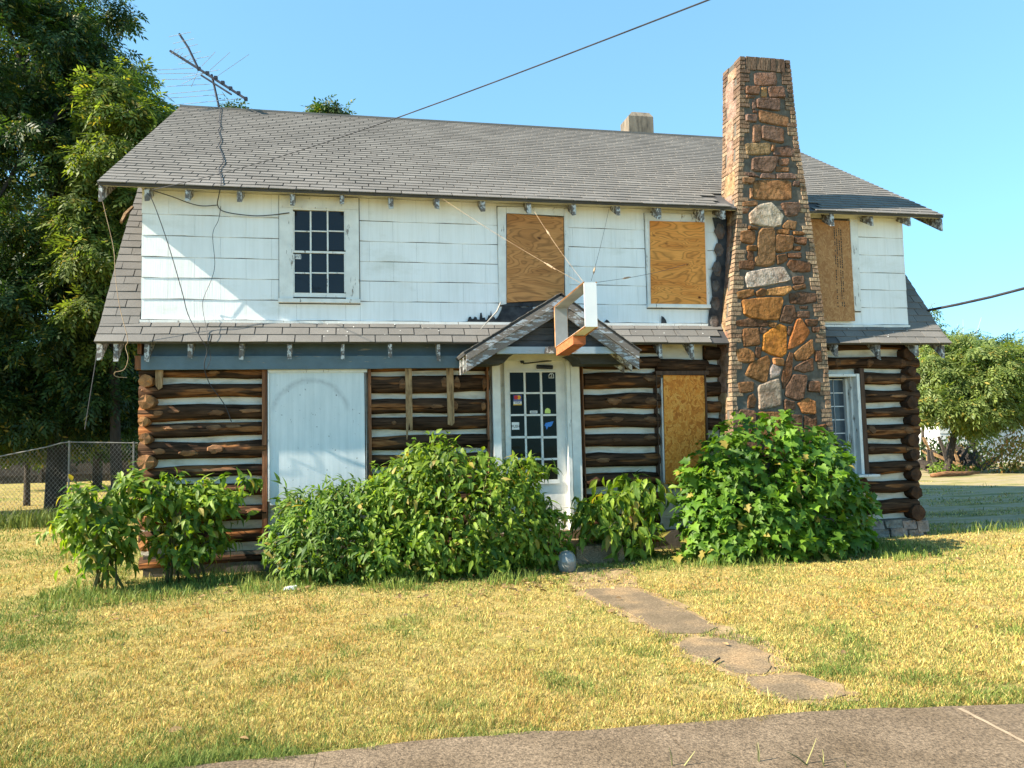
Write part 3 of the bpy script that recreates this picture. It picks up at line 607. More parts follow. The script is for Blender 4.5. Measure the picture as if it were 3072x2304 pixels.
for i in range(6):
    zt, zb = rows_z[i], rows_z[i + 1]; off = base_x + (PW / 2 if i % 2 else 0) - 6 * PW
    x = off
    while x < XR:
        a, b = max(x, XL), min(x + PW, XR)
        if b - a > .03:
            rs = [(a, b, zb, zt)]
            for h in [(w_[0] - .010, w_[1] + .010, w_[2] - .012, w_[3] + .006) for w_ in (W1, W2, W3, W4)] + [ (5.30, 6.58, 0, 6)]: rs = [q for r in rs for q in sub_rect(r, h)]
            for (x0, x1, z0, z1) in rs:
                if x1 - x0 < .02 or z1 - z0 < .02: continue
                m_ = MB(); n = max(2, int((x1 - x0) / .11)); g_ = .0010; lip = .0045 if z0 == zb else .003
                v = []
                for k in range(n + 1):
                    xx = x0 + g_ + (x1 - x0 - 2 * g_) * k / n; wv = .004 * math.sin(xx * 6 + i * 2) + .002 * math.sin(xx * 17) if z0 == zb else 0
                    v += [(xx, UY - lip, z0 + wv + .004), (xx, UY + .002, z1 - .002), (xx, UY + .011, z1 - .002), (xx, UY + .011, z0 + wv + .004)]
                fs = []
                for k in range(n):
                    p, q = 4 * k, 4 * k + 4
                    fs += [(p, q, q + 1, p + 1), (p + 3, q + 3, q, p), (p + 1, q + 1, q + 2, p + 2)]
                fs += [(0, 1, 2, 3), (4 * n + 3, 4 * n + 2, 4 * n + 1, 4 * n)]
                m_.add(v, fs); part(m_, 'siding_panel', M['siding'], upper_wall)
        x += PW
m_ = MB(); m_.box(XL, 5.30, UY - .018, UY + .012, rows_z[0] + .003, 4.925); m_.box(6.6, XR, UY - .018, UY + .012, rows_z[0] + .003, 4.925); part(m_, 'frieze_board', M['soffit'], upper_wall)
for xa, xb in ((XL - .005, 5.28), (6.62, XR + .005)):
    m_ = MB(); m_.box(xa, xb, UY - .035, UY + .012, rows_z[-1] - .045, rows_z[-1] - .006); part(m_, 'base_trim', M['casing'], upper_wall)
# tar paper showing through torn siding
tp = [(780, 1110), (835, 1098), (846, 1068), (860, 1066), (866, 1082), (880, 1080), (885, 1066), (900, 1070), (904, 1085), (921, 1088), (926, 1040), (936, 1038), (942, 1075), (958, 1072), (964, 1090), (975, 1086), (985, 1055), (998, 1060), (1002, 1022), (1010, 1070), (1025, 1065), (1035, 1085), (1055, 1060), (1075, 1020), (1085, 985), (1140, 985), (1230, 1000), (1300, 995), (1300, 1110)]
quad(k3, tp, UY - .028, UY - .0215, 'tar_paper', M['tar'], upper_wall)
quad(k3, ((1085, 968), (1300, 966), (1300, 992), (1085, 992)), UY - .036, UY - .022, 'tar_paper', M['tar'], upper_wall)
quad(g1, ((1316, 248), (1316, 203), (1330, 210), (1343, 228), (1350, 250)), UY - .028, UY - .0215, 'tar_paper', M['tar'], upper_wall)
quad(g1, ((960, 240), (975, 225), (985, 232), (1000, 248)), UY - .028, UY - .0215, 'tar_paper', M['tar'], upper_wall)
fl = [(1540, 470), (1568, 470), (1572, 560), (1562, 640), (1556, 720), (1528, 720), (1534, 660), (1540, 640), (1536, 600), (1548, 560), (1552, 520)]
quad(kd, fl, UY - .04, UY - .022, 'tar_paper', M['tar'], upper_wall)

# ---- windows of the upper wall
def casing(rc, parent, cw, y0, y1, top=None, bottom=True, mat='casing'):
    x0, x1, z0, z1 = rc; tp_ = top or cw; zb = z0 + (.05 if bottom else 0)
    for nm, r in (('casing', (x0, x0 + cw, zb + .002, z1 - tp_ - .002)), ('casing', (x1 - cw, x1, zb + .002, z1 - tp_ - .002)), ('casing', (x0, x1, z1 - tp_, z1))):
        m_ = MB(); m_.box(r[0], r[1], y0, y1, r[2], r[3]); part(m_, nm, M[mat], parent)
    if bottom:
        m_ = MB(); m_.box(x0 - .01, x1 + .01, y0 - .02, y1, z0, z0 + .05); part(m_, 'sill', M[mat], parent)
def empty_part(name, at): o = bpy.data.objects.new(name, None); link(o, house, Vector(at)); return o
win1 = empty_part('sash_window', ((W1[0] + W1[1]) / 2, UY, W1[2]))
casing(W1, win1, P(*k2(1490, 700), UY).x - P(*k2(1392, 700), UY).x, UY - .045, UY + .01, .16)
gx0, gx1, gz0, gz1 = rect(k2, 1500, 435, 1856, 1016, UY)
m_ = MB(); m_.box(W1[0] + .05, W1[1] - .05, UY - .002, UY + .004, W1[2] + .03, W1[3] - .05); 
cols = [(1502, 1610), (1622, 1730), (1743, 1852)]; rws = [(438, 572), (582, 712), (738, 868), (880, 1012)]
for r_ in rws:
    for c_ in cols:
        x0, x1, z0, z1 = rect(k2, c_[0], r_[0], c_[1], r_[1], UY - .012); m2 = MB(); m2.box(x0 - .006, x1 + .006, UY - .012, UY - .006, z0 - .006, z1 + .006); part(m2, 'pane', M['glass'], win1)
def bars(c, xs, ys, xa, xb, ya, yb, wx, wy, Y, parent, mat, th=.022):
    for x in xs: bx(c, x - wx, ya, x + wx, yb, Y, Y + th, 'muntin', M[mat], parent)
    for y in ys:
        e = [xa] + [x for x in xs] + [xb]
        for a, b in zip(e[:-1], e[1:]): bx(c, a + (wx if a in xs else 0) + .6, y - wy, b - (wx if b in xs else 0) - .6, y + wy, Y, Y + th, 'muntin', M[mat], parent)
for a, b in ((434, 716), (736, 1016)): bars(k2, (1616, 1737), (577 if a < 600 else 874,), 1499, 1856, a, b, 6.5, 5.5, UY - .03, win1, 'casing')
for r_ in ((1486, 405, 1870, 436), (1486, 714, 1870, 738), (1486, 1014, 1870, 1048)): bx(k2, *r_, UY - .036, UY, 'sash_rail', M['casing'], win1)
for r_ in ((1488, 437, 1502, 713), (1853, 437, 1868, 713), (1488, 739, 1502, 1013), (1853, 739, 1868, 1013)): bx(k2, *r_, UY - .034, UY, 'sash_stile', M['casing'], win1)
st = bx(k2, 1508, 742, 1548, 776, UY - .0145, UY - .0125, 'window_sticker', M['white_wall'], win1)
def text(txt, c, x, y, hpx, Y, mat, parent, name='lettering', rot=0.0, ext=.0008, xscale=1.0):
    cu = bpy.data.curves.new(name, 'FONT'); cu.body = txt; p = P(*c(x, y), Y); h = abs(P(*c(x, y), Y).z - P(*c(x, y + hpx), Y).z)
    cu.size = h * 1.4; cu.align_x = 'CENTER'; cu.align_y = 'CENTER'; cu.extrude = ext
    o = bpy.data.objects.new(name, cu); COL.objects.link(o); bpy.context.view_layer.update()
    me = bpy.data.meshes.new_from_object(o); bpy.data.objects.remove(o); me.materials.clear(); me.materials.append(mat)
    o = bpy.data.objects.new(name, me); link(o, parent, p); o.rotation_euler = Euler((R(90), rot, 0)); o.scale = (xscale, 1, 1); return o
M['grey_ink'] = mat_noise('grey_print', [(.3, (.10, .10, .10)), (.7, (.2, .2, .2))], 8)
text('WB', k2, 1529, 760, 22, UY - .017, M['grey_ink'], win1)
# boarded windows
win2 = empty_part('boarded_window', (W2[0], UY, W2[2]))
for pts_ in (((1050, 285), (1110, 285), (1112, 975), (1062, 985)), ((1522, 300), (1552, 300), (1560, 900), (1530, 935)), ((1112, 285), (1520, 292), (1520, 350), (1112, 330))): quad(k3, pts_, UY - .045, UY + .01, 'casing', M['casing'], win2)
quad(k3, ((1116, 332), (1518, 362), (1524, 940), (1115, 966)), UY - .06, UY - .046, 'plywood_board', M['ply_brown'], win2)
win3 = empty_part('boarded_window', (W3[0], UY, W3[2])); casing(W3, win3, .07, UY - .045, UY + .01, .12)
quad(kd, ((1404, 477), (1522, 480), (1527, 661), (1407, 659)), UY - .062, UY - .047, 'plywood_board', M['ply_orange'], win3)
win4 = empty_part('boarded_window', (W4[0], UY, W4[2]))
quad(k5, ((1184, 130), (1238, 132), (1268, 788), (1215, 788)), UY - .045, UY + .01, 'casing', M['casing'], win4)
quad(k5, ((900, 92), (1238, 96), (1238, 130), (900, 128)), UY - .044, UY + .01, 'casing', M['casing'], win4)
bd4 = quad(k5, ((850, 132), (1182, 150), (1222, 860), (900, 858)), UY - .068, UY - .05, 'strand_board', M['osb_tan'], win4)
m_ = MB(); rg = random.Random(3)
for col_, xx in enumerate((1072, 1086, 1104, 1118)):
    y = 190 + rg.uniform(0, 30); yend = (760, 470, 770, 765)[col_]
    while y < yend:
        l = rg.uniform(5, 16); dx = 30 * (y - 190) / 600
        a = P(*k5(xx + dx - 3.5, y), UY - .0695); b = P(*k5(xx + dx + 3.5, y + l), UY - .0695)
        if rg.random() < .85: m_.box(a.x, b.x, UY - .0695, UY - .0683, b.z, a.z)
        y += l + rg.uniform(2, 6)
m_.build('stamped_print', M['ink'], win4)

# ---- door
DY = -.05
door = empty_part('front_door', (P(*g1(540, 900), DY).x, DY, .5))
bx(g1, 336, 470, 742, 1560, DY - .02, DY + .03, 'door_leaf', M['door_paint'], door)
for r_ in ((262, 480, 334, 1560), (747, 470, 834, 1560)): bx(g1, *r_, -.15, 0, 'casing', M['door_paint'], door)
bx(g1, 262, 440, 834, 478, -.146, 0, 'casing', M['door_paint'], door)
bx(g1, 744.5, 480, 752, 1560, -.165, -.02, 'door_stop', M['door_paint'], door)
DC = [(188, 333), (364, 512), (546, 690)]; DR = [(246, 466), (486, 704), (734, 945), (985, 1190), (1222, 1448)]
for i, r_ in enumerate(DR):
    for j, c_ in enumerate(DC):
        sh = i * 5.5 - 2; x0, x1, z0, z1 = rect(g5, c_[0] + sh, r_[0], c_[1] + sh, r_[1], DY - .03); m2 = MB(); m2.box(x0 - .005, x1 + .005, DY - .028, DY - .022, z0 - .005, z1 + .005); part(m2, 'pane', M['door_glass'], door)
for j, x in enumerate((348, 530)):
    for i, r_ in enumerate(DR):
        sh = i * 5.5 - 2; bx(g5, x + sh - 12, r_[0] - 8, x + sh + 12, r_[1] + 8, DY - .045, DY - .0285, 'muntin', M['door_paint'], door)
for i, y in enumerate((476, 719, 965, 1206)):
    sh = i * 5.5
    for a, b in ((190, 334), (362, 516), (544, 692)): bx(g5, a + sh - 4, y - 9, b + sh + 4, y + 9, DY - .044, DY - .0285, 'muntin', M['door_paint'], door)
for r_ in ((172, 230, 700, 245),): bx(g5, *r_, DY - .046, DY - .02, 'muntin', M['door_paint'], door)
bx(g5, 150, 1450, 735, 1475, DY - .046, DY - .02, 'muntin', M['door_paint'], door)
def flat(rgb, name): return mat_noise(name, [(.3, tuple(.92 * x for x in rgb)), (.7, rgb)], 9, rough=.5, bump=None)
M['red'] = flat((.55, .03, .03), 'red_print'); M['orange'] = flat((.80, .36, .02), 'amber_print'); M['navy'] = flat((.03, .05, .22), 'navy_print'); M['white'] = flat((.72, .72, .70), 'white_print')
M['gold'] = flat((.70, .42, .05), 'gold_print'); M['skyblue'] = flat((.05, .22, .62), 'blue_print'); M['lime'] = flat((.62, .72, .18), 'lime_print')
SY = DY - .0302
def stick(r_, mat, y=SY, name='sticker'): return bx(g5, *r_, y, DY - .0283, name, M[mat], door)
stick((222, 496, 314, 552), 'navy'); stick((222, 553, 314, 610), 'white')
for cx, mt, yy in ((250, 'red', SY - .0012), (282, 'orange', SY - .0006)):
    p = P(*g5(cx, 524), yy); r0 = P(*g5(cx + 23, 524), yy).x - p.x; m2 = MB(); m2.plate([(p.x + r0 * math.cos(t * math.pi / 8), p.z + r0 * math.sin(t * math.pi / 8)) for t in range(16)], yy, SY); part(m2, 'sticker_disc', M[mt], door)
stick((222, 556, 314, 568), 'navy', SY - .0006, 'sticker_band'); stick((222, 599, 314, 610), 'gold', SY - .0006, 'sticker_band')
text('VISA', g5, 268, 583, 22, SY - .001, M['navy'], door, rot=0)
stick((203, 800, 288, 880), 'white'); text('PUSH', g5, 246, 846, 30, SY - .001, M['ink'], door, xscale=.9)
quad(g5, ((570, 700), (570, 670), (580, 650), (600, 642), (620, 650), (632, 668), (632, 700)), SY, DY - .0283, 'sticker', M['lime'], door)
stick((405, 672, 488, 700), 'white'); stick((414, 681, 478, 692), 'grey_ink', SY - .0006, 'sticker_band')
quad(g5, ((565, 835), (580, 806), (640, 792), (665, 790), (648, 835), (628, 850), (610, 846), (590, 880), (580, 845)), SY, DY - .0283, 'sticker', M['skyblue'], door)
oc = [(612, 312), (612, 278), (626, 258), (652, 252), (668, 270), (672, 312)]
quad(g5, oc, SY, DY - .0283, 'sticker', M['white'], door); quad(g5, [(617, 306), (618, 280), (630, 264), (650, 259), (662, 272), (666, 306)], SY - .0006, SY, 'sticker_band', M['ink'], door)
text('2', g5, 641, 285, 34, SY - .001, M['white'], door)
# door closer arm
cl = MB(); a = P(*g5(330, 150), DY - .09); b = P(*g5(560, 125), DY - .12); c2 = P(*g5(640, 118), DY - .05)
cl.tube([a, b, c2], .010, 6); cl.tube([P(*g5(480, 185), DY - .06), P(*g5(655, 190), DY - .06)], .028, 8); cl.tube([P(*g5(312, 100), DY - .05), P(*g5(322, 140), DY - .07)], .026, 7)
cl.build('door_closer', M['antenna_dark'], door)
# threshold
bx(g1, 262, 1562, 834, 1600, -.2, .05, 'threshold', M['concrete'], door)

# ---- small boarded window right of the door and casement window at the right end
sw = empty_part('boarded_window', (P(*g1(1450, 900), -.1).x, -.1, .9))
for r_ in ((1282, 548, 1311, 1260), (1592, 560, 1612, 1260)): bx(g1, *r_, -.14, 0, 'frame_post', M['post_dark'], sw)
bx(g1, 1282, 545, 1612, 568, -.145, 0, 'frame_head', M['post_dark'], sw)
quad(g1, ((1313, 590), (1322, 590), (1338, 1240), (1328, 1240)), -.09, -.02, 'white_strip', M['casing'], sw)
quad(g1, ((1328, 571), (1585, 573), (1592, 1250), (1342, 1250)), -.12, -.10, 'strand_board', M['osb_orange'], sw)
cw_ = empty_part('casement_window', (rx1, 0, rz0))
m_ = MB(); m_.box(rx1 - .05, rx1 - .002, -.13, .16, rz0, rz1 + .01); part(m_, 'jamb', M['casing'], cw_)
m_ = MB(); m_.box(rx1 - .085, rx1 - .052, -.02, .15, rz0, rz1 - .03); part(m_, 'stop', M['casing'], cw_)
m_ = MB(); m_.box(rx1 - .125, rx1 - .087, .04, .14, rz0, rz1 - .05); part(m_, 'sash_stile', M['casing'], cw_)
m_ = MB(); m_.box(rx0, rx1 - .053, -.12, .15, rz1 - .03, rz1 + .008); part(m_, 'head', M['casing'], cw_)
m_ = MB(); m_.box(rx0, rx1 + .16, -.26, .1, rz0 - .035, rz0 - .004); part(m_, 'sill', M['casing'], cw_)
gy = .10; gxa, gxb = rx0 + .02, rx1 - .127
nx, nz = 3, 7
for i in range(nx):
    for j in range(nz):
        a = gxa + (gxb - gxa) * i / nx; b = gxa + (gxb - gxa) * (i + 1) / nx; z0 = rz0 + (rz1 - .06 - rz0) * j / nz; z1 = rz0 + (rz1 - .06 - rz0) * (j + 1) / nz
        m_ = MB(); m_.box(a + .004, b - .004, gy, gy + .006, z0 + .004, z1 - .004); part(m_, 'pane', M['glass_grey'], cw_)
m_ = MB(); m_.box(gxa, gxb, gy + .012, gy + .016, rz0, rz1 - .06); part(m_, 'curtain', M['dark_wood'], cw_)
for i in range(nx + 1):
    x = gxa + (gxb - gxa) * i / nx; m_ = MB(); m_.box(x - .006, x + .006, gy - .012, gy + .011, rz0, rz1 - .06); part(m_, 'muntin', M['metal_grey'], cw_)
for j in range(nz + 1):
    z = rz0 + (rz1 - .06 - rz0) * j / nz
    for i in range(nx):
        a = gxa + (gxb - gxa) * i / nx + .008; b = gxa + (gxb - gxa) * (i + 1) / nx - .008
        m_ = MB(); m_.box(a, b, gy - .011, gy + .010, z - .007, z + .007); part(m_, 'muntin', M['metal_white'], cw_)
m_ = MB(); px = P(*k6(436, 800), -.13).x; m_.box(rx1 + .002, rx1 + .075, -.135, 0, rz0, P(*k6(440, 562), -.13).z); part(m_, 'post', M['post_dark'], cw_)

# ---- chimney of brick and field stone
CY = -.42
_cl = [(0, 5.16), (2.3, 5.18), (3.2, 5.21), (4.5, 5.36), (5.9, 5.47), (7.07, 5.534)]; _cr = [(0, 6.74), (2.08, 6.71), (3.3, 6.677), (4.48, 6.56), (4.97, 6.51), (5.83, 6.405), (7.09, 6.33)]
def cl_(z): return float(np.interp(z, *zip(*_cl)))
def cr_(z): return float(np.interp(z, *zip(*_cr)))
def cb_(z): return float(np.interp(z, (0, 4.6, 5.2, 7.1), (.05, .05, .10, .12)))
ZT = 7.065
m_ = MB(); ring = []
zs_ = (-.1, 2.2, 3.2, 4.5, 5.9, ZT - .015)
for z in zs_: ring += [(cl_(z) + .012, CY + .012, z), (cr_(z) - .012, CY + .012, z), (cr_(z) - .012, cb_(z) - .012, z), (cl_(z) + .012, cb_(z) - .012, z)]
fs = [(3, 2, 1, 0), tuple(len(ring) - 4 + i for i in range(4))]
for i in range(len(zs_) - 1):
    for j in range(4): fs.append((4 * i + j, 4 * i + (j + 1) % 4, 4 * i + 4 + (j + 1) % 4, 4 * i + 4 + j))
m_.add(ring, fs); chim = part(m_, 'chimney', M['mortar'])
def brick(x0, x1, y0, y1, z0, z1, sx0=0, sx1=0):
    j = lambda: random.uniform(-.004, .004); m_ = MB(); e = .006
    v = [(x0 + j(), y0 + j(), z0), (x1 + j(), y0 + j(), z0), (x1, y1, z0), (x0 + j(), y1, z0), (x0 + sx0 + j(), y0 + j(), z1), (x1 + sx1 + j(), y0 + j(), z1), (x1 + sx1, y1, z1), (x0 + sx0 + j(), y1, z1)]
    m_.hexa(v); part(m_, 'brick', M['brick'], chim)
ch = .0635; z = ZT - ch; kk = 0
while z > 1.25:
    long_ = (kk // 3) % 2 == 1; z1 = z + ch - .0125; a, b = cl_(z), cr_(z); sa0, sb0 = cl_(z1) - a, cr_(z1) - b
    wf = .155 + random.uniform(-.012, .012) if long_ else .078 + random.uniform(-.008, .008); ws = .10 if long_ else .185
    brick(a, a + wf, CY - .004, CY + ws, z, z1, sa0, sa0)
    wr = .150 + random.uniform(-.012, .012) if long_ else .080 + random.uniform(-.008, .008)
    brick(b - wr, b, CY - .004, CY + .1, z, z1, sb0, sb0)
    if z > 4.75:
        wb = .10 if (kk // 3) % 2 else .17; brick(a, a + .08, cb_(z) - wb, cb_(z), z, z1, sa0, sa0)
    z -= ch; kk += 1
n = 8; xa, xb = cl_(ZT) + .092, cr_(ZT) - .088
for i in range(n):
    w_ = (xb - xa) / n; brick(xa + i * w_ + .004, xa + (i + 1) * w_ - .004, CY - .006 - random.uniform(0, .004), CY + .06, ZT - .2 + random.uniform(-.006, .006), ZT - .006)
S7 = """545 232 745 228 765 300 755 345 552 350|462 362 590 372 580 442 462 430|618 378 662 380 660 465 612 462|690 372 830 370 842 470 705 468 685 410|465 452 545 458 540 475 465 472|568 485 790 488 790 605 575 575|525 500 555 500 552 580 525 580|528 600 568 605 565 625 528 622|590 598 880 665 880 760 595 712|458 645 570 645 560 710 462 710|530 745 605 750 600 910 530 910|618 752 830 785 830 925 625 885|450 935 695 925 700 1030 470 1040|715 938 750 935 735 1000 712 995|745 975 880 950 940 1000 930 1060 735 1045|530 1075 770 1065 780 1090 720 1215 525 1195|795 1090 885 1085 870 1145 790 1140|762 1160 885 1165 880 1210 765 1205|445 1225 520 1220 590 1265 450 1250|612 1230 745 1230 745 1275 615 1275|765 1230 930 1232 960 1280 770 1280|425 1270 548 1280 520 1330 430 1320|555 1300 905 1300 910 1490 535 1480 540 1350|930 1310 985 1312 985 1355 930 1350|500 1372 518 1375 515 1465 500 1465|425 1515 560 1500 575 1545 430 1555|425 1575 490 1570 470 1620 415 1615|808 1525 990 1520 995 1590 960 1640 870 1650"""
S4 = "965 1500 1040 1425 1150 1405 1245 1510 1220 1590 1150 1605 980 1580"
S8 = """635 75 675 30 740 40 725 95 655 92|372 75 445 80 440 98 375 95|315 115 415 105 425 160 400 210 315 190|445 130 470 95 555 90 570 110 578 350 520 378 425 370 425 310 448 290|590 100 680 100 680 135 590 125|580 140 715 150 705 250 600 275 580 250|718 112 805 118 800 140 718 138|725 158 810 162 805 215 735 200|365 225 430 222 428 260 368 258|370 265 410 268 408 330 380 335 365 310|720 225 770 228 765 258 720 255|587 300 655 285 670 330 600 365|678 280 770 278 770 315 678 312|300 340 420 345 410 400 298 395|670 370 690 330 850 350 840 420 720 420|350 480 370 425 640 380 695 480 640 500 370 545|710 465 790 455 795 510 720 515|715 535 800 515 808 548 730 560|430 580 470 552 505 560 500 602 435 605|510 560 690 528 700 560 640 600 512 600|285 575 405 558 412 600 330 628 288 618|690 590 770 575 890 590 890 650 800 665 695 660|325 640 430 630 620 615 638 640 600 790 480 785 385 770 340 740|650 680 720 685 735 760 700 815 610 800|745 730 840 725 835 770 750 770|770 685 820 685 818 705 770 702|280 795 400 782 520 800 520 838 285 838|530 800 590 815 570 850 530 835|810 790 900 790 895 830 820 835|335 860 450 858 460 980 340 990 330 920|465 852 515 858 500 895 462 890|480 1020 490 900 610 825 665 850 660 1040 620 1075 520 1040|740 790 770 785 840 880 790 960 700 1010 670 1010|680 840 705 845 685 910 672 890|720 1050 855 935 870 1040 820 1090 740 1100|860 845 912 850 905 885 870 880|285 1020 360 1008 410 1040 415 1110 290 1110|430 1000 470 1005 465 1080 430 1075|350 1210 390 1120 520 1065 540 1110 510 1260 480 1265|565 1085 640 1090 640 1140 570 1130|540 1170 560 1135 620 1160 605 1210 540 1235|625 1230 680 1040 712 1050 700 1220 640 1320|725 1150 860 1080 870 1180 790 1190 725 1170|885 1030 925 1030 930 1110 885 1100|660 1310 720 1210 820 1220 790 1390 750 1405 655 1370|295 1275 410 1265 405 1335 310 1350|835 1260 920 1265 920 1340 830 1335|450 1300 600 1240 615 1300 620 1440 480 1470 455 1470|375 1370 410 1360 430 1400 420 1460 370 1460|750 1430 830 1390 885 1420 885 1510 790 1500|650 1400 720 1420 725 1470 650 1480|300 1480 420 1490 420 1580 300 1570|450 1500 620 1500 620 1600 450 1600|640 1520 780 1520 780 1610 640 1610|800 1530 890 1520 890 1620 800 1620|290 1600 400 1600 400 1700 290 1700|420 1615 600 1610 610 1720 420 1730|620 1625 760 1620 770 1720 630 1720|790 1640 960 1630 960 1740 790 1740|300 1720 470 1740 480 1840 300 1840|500 1745 700 1735 700 1850 500 1850|720 1745 900 1755 900 1860 720 1850|900 1600 960 1590 960 1620 900 1620"""
def stone(poly, pos, col, parent, axis='y'):
    """poly: 2-d outline; pos(a, b, h) -> world; a flat, slightly tilted rough face with chipped edges"""
    n = len(poly); pl = []
    for i in range(n):
        a, b = Vector(poly[i]), Vector(poly[(i + 1) % n]); pl += [a.lerp(b, .09), a.lerp(b, .5), a.lerp(b, .91)]
    c = sum(pl, Vector((0, 0))) / len(pl); j = lambda k: Vector((random.uniform(-k, k), random.uniform(-k, k)))
    pl = [c + (p - c) * (1 + .018 / max(.05, (p - c).length)) + j(.004) for p in pl]; n = len(pl); m_ = MB(); hh = random.uniform(.016, .034); sz = max((p - c).length for p in pl)
    tilt = Vector((random.uniform(-.5, .5), random.uniform(-.5, .5))) * hh / max(.06, sz); up = lambda p: hh * random.uniform(.92, 1.06) + (p - c).dot(tilt)
    inset = lambda k: [c + (p - c) * max(.25, 1 - k / max(.04, (p - c).length)) + j(.0035) for p in pl]
    ring1, ring2 = inset(.009), inset(.024)
    v = [pos(p.x, p.y, -.005) for p in pl] + [pos(p.x, p.y, up(p) * .72) for p in ring1] + [pos(p.x, p.y, up(p)) for p in ring2]
    fs = [tuple(2 * n + i for i in range(n))]
    for i in range(n):
        k = (i + 1) % n; fs += [(i, k, n + k, n + i), (n + i, n + k, 2 * n + k, 2 * n + i)]
    m_.add(v, fs); o = part(m_, 'stone', M['stone'], parent); o.color = (*col, 1); return o
PAL = [(.155, .085, .043), (.115, .065, .037), (.19, .10, .045), (.13, .078, .05), (.22, .115, .045), (.10, .062, .04)]
UPPAL = [(.21, .125, .08), (.165, .105, .075), (.24, .135, .07), (.18, .12, .095), (.14, .09, .068)]
SPEC = {('8', 31): (.46, .19, .035), ('8', 32): (.34, .13, .04), ('8', 22): (.34, .155, .045), ('8', 19): (.40, .22, .08), ('8', 15): (.46, .41, .35), ('8', 3): (.21, .125, .06), ('8', 5): (.23, .125, .058), ('4', 0): (.46, .40, .31), ('8', 34): (.22, .12, .05), ('8', 39): (.42, .20, .08), ('8', 40): (.42, .36, .32), ('8', 47): (.30, .25, .19), ('7', 22): (.26, .14, .062), ('8', 0): (.26, .15, .07), ('8', 49): (.33, .15, .055), ('7', 12): (.27, .19, .10), ('7', 2): (.36, .215, .10)}
frontpos = lambda a, b, h: (a, CY + .012 - h, b)
for key, src, c in (('7', S7, g7), ('4', S4, k4), ('8', S8, g8)):
    for i, row in enumerate(src.split('|')):
        nums = [float(t) for t in row.split()]; pp = [P(*c(nums[k], nums[k + 1]), CY) for k in range(0, len(nums), 2)]
        pp = [(p.x, p.z) for p in pp][::-1]
        stone(pp, frontpos, SPEC.get((key, i), random.choice(UPPAL if key == '7' else PAL)), chim)
# stones on the left cheek
z = 1.0
while z < 6.85:
    h = random.uniform(.14, .34); h = min(h, 6.95 - z); zc = z + h / 2
    if z > 4.75: y0, y1 = CY + .19 - (.08 if random.random() < .4 else 0), cb_(zc) - .175 + (.06 if random.random() < .4 else 0)
    else: y0, y1 = CY + .19 - (.06 if random.random() < .4 else 0), UY - .005 if z > 3.2 else .0
    if z > 3.0 and z < 4.75: y1 = UY + .0
    if y1 - y0 > .06:
        j = lambda: random.uniform(-.012, .012)
        poly = [(y0 + j(), z + .008), (y1 + j(), z + .008 + j()), (y1 + j(), z + h - .008), (y0 + j(), z + h - .008 + j())][::-1]
        stone(poly, lambda a, b, hh: (cl_(b) + .008 - hh * .6, a, b), random.choice([(.30, .19, .13), (.33, .23, .16), (.27, .165, .12), (.36, .25, .14), (.31, .215, .17)]), chim)
    z += h
for (x, y, rx, ry) in ((1556, 500, 9, 16), (1553, 540, 8, 14), (1549, 580, 8, 16), (1546, 618, 7, 12), (1545, 655, 9, 15), (1543, 695, 9, 14)):
    p = PD(x, y, UY - .04); e = PD(x + rx, y - ry, UY - .04); dx, dz = e.x - p.x, e.z - p.z
    stone([(p.x + dx * math.cos(t) * random.uniform(.8, 1.1), p.z + dz * math.sin(t) * random.uniform(.8, 1.1)) for t in (0, 1.0, 2.1, 3.1, 4.2, 5.2)][::-1], lambda a, b, h: (a, UY - .036 - h * .5, b), (.12, .115, .11), chim)
fm = MB(); rg = random.Random(9)
for k in range(42):
    x = rg.choice((rg.uniform(-.4, 1.6), rg.uniform(-.4, 1.2), rg.uniform(3.6, 5.0), rg.uniform(6.7, 8.2))); t = rg.random() ** 1.6; y = -.14 - .2 * t; z = 3.145 - .235 * t + .026; a = rg.uniform(.004, .018); b = rg.uniform(.003, .006)
    fm.add([(x, y - b, z - b * 1.16), (x + a, y - b * .6, z - b * .7), (x + a * .8, y + b, z + b * 1.16), (x - a * .2, y + b * .7, z + b * .8)], [(0, 1, 2, 3)])
part(fm, 'paint_flakes', M['casing'], skirt, kind='stuff')
# flue pot behind the ridge
m_ = MB(); a, b = PD(1350, 290, 4.5), PD(1401, 254, 4.5); m_.box(a.x, b.x, 4.25, 4.75, 7.2, b.z - .09)
rc = MB(); m_.hexa([(a.x - .0, 4.25, b.z - .09), (b.x, 4.25, b.z - .09), (b.x, 4.75, b.z - .09), (a.x, 4.75, b.z - .09), (a.x + .10, 4.32, b.z + .02), (b.x - .06, 4.32, b.z + .02), (b.x - .06, 4.68, b.z + .02), (a.x + .10, 4.68, b.z + .02)])
M['flue'] = mat_noise('stained_concrete_flue', [(.3, (.085, .07, .055)), (.5, (.19, .155, .115)), (.75, (.26, .22, .165))], 3, (5, 5, 1), .9)
part(m_, 'rear_chimney', M['flue'])

